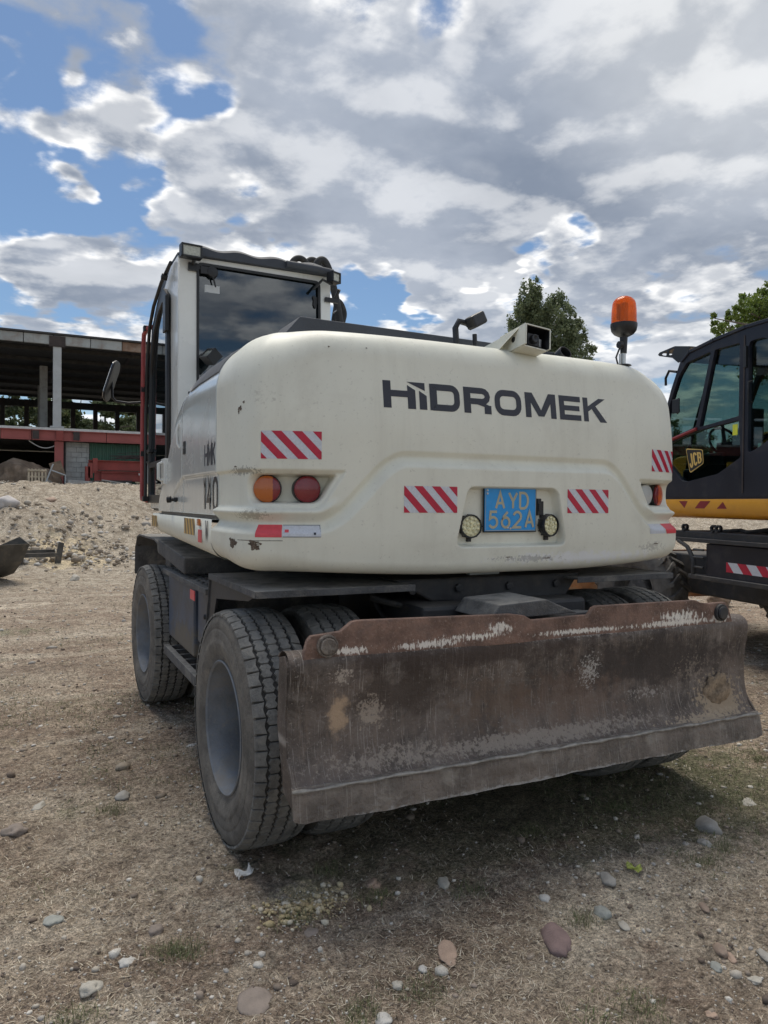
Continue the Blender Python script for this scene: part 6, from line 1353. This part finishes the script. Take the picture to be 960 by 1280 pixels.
def scatter(name,P,r,m,label,cat,flatr=(.35,.9),sink=.25,seed=1):
    r_=np.random.default_rng(seed); n=len(P); sc=r[:,None]*np.stack([r_.uniform(.7,1.25,n),r_.uniform(.7,1.25,n),r_.uniform(*flatr,n)],1)
    base=IV[None]*(1+.55*(r_.random((n,len(IV),1))-.5)); V=base*sc[:,None]; a=r_.random(n)*6.283; c,s_=np.cos(a)[:,None],np.sin(a)[:,None]
    X=V[...,0]*c-V[...,1]*s_; Y=V[...,0]*s_+V[...,1]*c; Z=V[...,2]; V=np.stack([X,Y,Z],-1)+P[:,None]; V[...,2]+=(sc[:,2]*(1-2*sink))[:,None]*.5
    F=(IF[None]+np.arange(n)[:,None,None]*len(IV)).reshape(-1,3); me=npmesh(name,V.reshape(-1,3),F,m,True,True)
    at=me.attributes.new('tint','FLOAT','POINT'); at.data.foreach_set('value',np.repeat(r_.random(n),len(IV)).astype(np.float32)); o=obj(name,me); tag(o,label,cat); o['kind']='stuff'; return o
def fan(n,r0,r1,seed,half=33,pw=1.):
    r_=np.random.default_rng(seed); u=r_.random(n)**pw; d=r0*(r1/r0)**u; a=np.radians(25.885+r_.uniform(-half,half,n)); x=CAMP[0]+d*np.sin(a); y=CAMP[1]+d*np.cos(a); return x,y,d
x,y,d=fan(68000,1.75,14,21); dens=fbm(x,y,.9,4,40); keep=(rng.random(len(x))<np.clip(.50+dens*1.6,.10,1)*(1-.75*np.exp(-(((x-.5)/1.9)**2+((y-.45)/.75)**2)))); x,y,d=x[keep],y[keep],d[keep]
r_=np.exp(rng.normal(-6.05,.62,len(x)))*(.75+.12*d); r_=np.clip(r_,.0013,.03); scatter('pebbles',np.stack([x,y,hgt(x,y)],1),r_,pebm,'small pebbles and clods strewn over the dry ground','pebbles',(.4,.9),.3,2)
n=40000; r2_=np.random.default_rng(9); x=r2_.uniform(-14,20,n); y=r2_.uniform(11.0,27,n); dn_=fbm(x,y,.5,4,44)+.35*fbm(x,y,2,3,45)
keep=r2_.random(n)<np.clip(.30+dn_*2.6,.05,1)*np.where(x>2.5,.45,1); x,y=x[keep],y[keep]; rr_=np.clip(np.exp(r2_.normal(-4.0,.62,len(x))),.008,.14)*(.45+.55*sst(12,16,y)); scatter('rubble',np.stack([x,y,hgt(x,y)],1),rr_,rubm,'pale stone rubble scattered over the bank','rubble',(.5,.95),.25,3)
x,y,d=fan(3600,3.6,15,77); dens=fbm(x,y,.7,4,41); keep=rng.random(len(x))<np.clip(.30+dens*2.4,.05,1); x,y,d=x[keep],y[keep],d[keep]
scatter('stone_chips',np.stack([x,y,hgt(x,y)],1),np.clip(np.exp(rng.normal(-4.55,.50,len(x)))*(.6+.07*d),.004,.06),rubm,'pale flat stone chips lying about the yard','stone chips',(.22,.5),.3,22)
# heap of stones at the foot of the bank
n=600; c=GP(75,706); x=c[0]+r2_.normal(0,1.0,n)+.4; y=c[1]+r2_.normal(0,.9,n)+.3; rr_=np.clip(np.exp(r2_.normal(-3.5,.55,n)),.012,.12); scatter('rubble_heap',np.stack([x,y,hgt(x,y)+r2_.random(n)*.08],1),rr_,rubm,'grey heap of broken stones behind the steel frame','rubble',(.5,.95),.2,4)
n=420; c=GP(378,1134); x=c[0]+r2_.normal(0,.10,n); y=c[1]+r2_.normal(0,.055,n); rr_=np.clip(np.exp(r2_.normal(-5.2,.5,n)),.002,.016); scatter('clay_crumbs',np.stack([x,y,hgt(x,y)+.002],1),rr_,pebble_mat('clay_crumb',[(.45,.37,.21),(.52,.44,.28),(.38,.30,.18),(.58,.53,.42)]),'yellow clay crumbs below the near wheel','crumbs',(.6,1),.15,5)
def blades(name,x,y,L,wd,lean,m,label,cat,seed,seg=2):
    r_=np.random.default_rng(seed); n=len(x); z=hgt(x,y); a=r_.random(n)*6.283; dx,dy=np.cos(a),np.sin(a); lz=np.cos(lean); lh=np.sin(lean); px_,py_=-dy*wd/2,dx*wd/2
    B0=np.stack([x,y,z-.002],1); W_=np.stack([px_,py_,np.zeros(n)],1); M_=B0+np.stack([dx*lh*L*.45,dy*lh*L*.45,lz*L*.62],1); T_=B0+np.stack([dx*lh*L*1.1,dy*lh*L*1.1,lz*L*.85+.001],1)
    V=np.stack([B0-W_,B0+W_,M_+W_*.8,M_-W_*.8,T_],1).reshape(-1,3); i=np.arange(n)[:,None]*5; F=np.concatenate([i+np.array([[0,1,2]]),i+np.array([[0,2,3]]),i+np.array([[3,2,4]])],0)
    me=npmesh(name,V,F,m,False,True); at=me.attributes.new('tint','FLOAT','POINT'); at.data.foreach_set('value',np.repeat(r_.random(n),5).astype(np.float32)); o=obj(name,me); tag(o,label,cat); o['kind']='stuff'
strawm=pebble_mat('dry_straw',[(.44,.37,.27),(.54,.47,.36),(.30,.24,.17),(.62,.56,.45),(.20,.155,.11)])
grassm=pebble_mat('green_grass',[(.11,.145,.055),(.15,.18,.08),(.09,.12,.045),(.20,.21,.11),(.28,.26,.17)])
x,y,d=fan(210000,1.7,11,31); dens=fbm(x,y,1.3,4,50); keep=rng.random(len(x))<np.clip(.45+dens*2.,.05,1); x,y,d=x[keep],y[keep],d[keep]; n=len(x)
blades('dry_straw',x,y,rng.uniform(.010,.042,n),rng.uniform(.0011,.0025,n)*(1+d*.18),R(68)+rng.random(n)*R(20),strawm,'dry straw litter lying over the earth','straw',6)
x,y,d=fan(150000,1.7,13,32); dens=fbm(x,y,1.1,4,51)+.5*fbm(x,y,5,3,52); zone=.24*np.exp(-(((x-.5)/1.9)**2+((y-.35)/.8)**2))+.06*np.exp(-(((x-2.2)/1.2)**2+((y-1.0)/.8)**2))
keep=rng.random(len(x))<np.clip((dens+zone-.01)*4.5,0,1); x,y,d=x[keep],y[keep],d[keep]; n=len(x)
blades('grass',x,y,rng.uniform(.010,.036,n),rng.uniform(.0012,.0024,n)*(1+d*.14),rng.random(n)*R(60)+R(20),grassm,'sparse low green grass in patches around the blade','grass',7)
tf=[(340,860+0),(230,1192),(215,1189),(448,1270),(530,1240),(90,1275),(730,1150),(800,1265),(372,1150),(140,1013),(285,940),(590,1115),(470,1120),(905,1060),(770,1010),(660,1040),(880,1080),(950,950),(410,1090)]
X_=[];Y_=[]
for (px,py) in tf:
    c=GP(px,py); k_=260; X_.append(c[0]+rng.normal(0,.045,k_)); Y_.append(c[1]+rng.normal(0,.035,k_))
x=np.concatenate(X_);y=np.concatenate(Y_);n=len(x); blades('grass_tufts',x,y,rng.uniform(.014,.042,n),rng.uniform(.0012,.0022,n),rng.random(n)*R(60)+R(5),grassm,'small tufts of green grass in the foreground','grass',8)
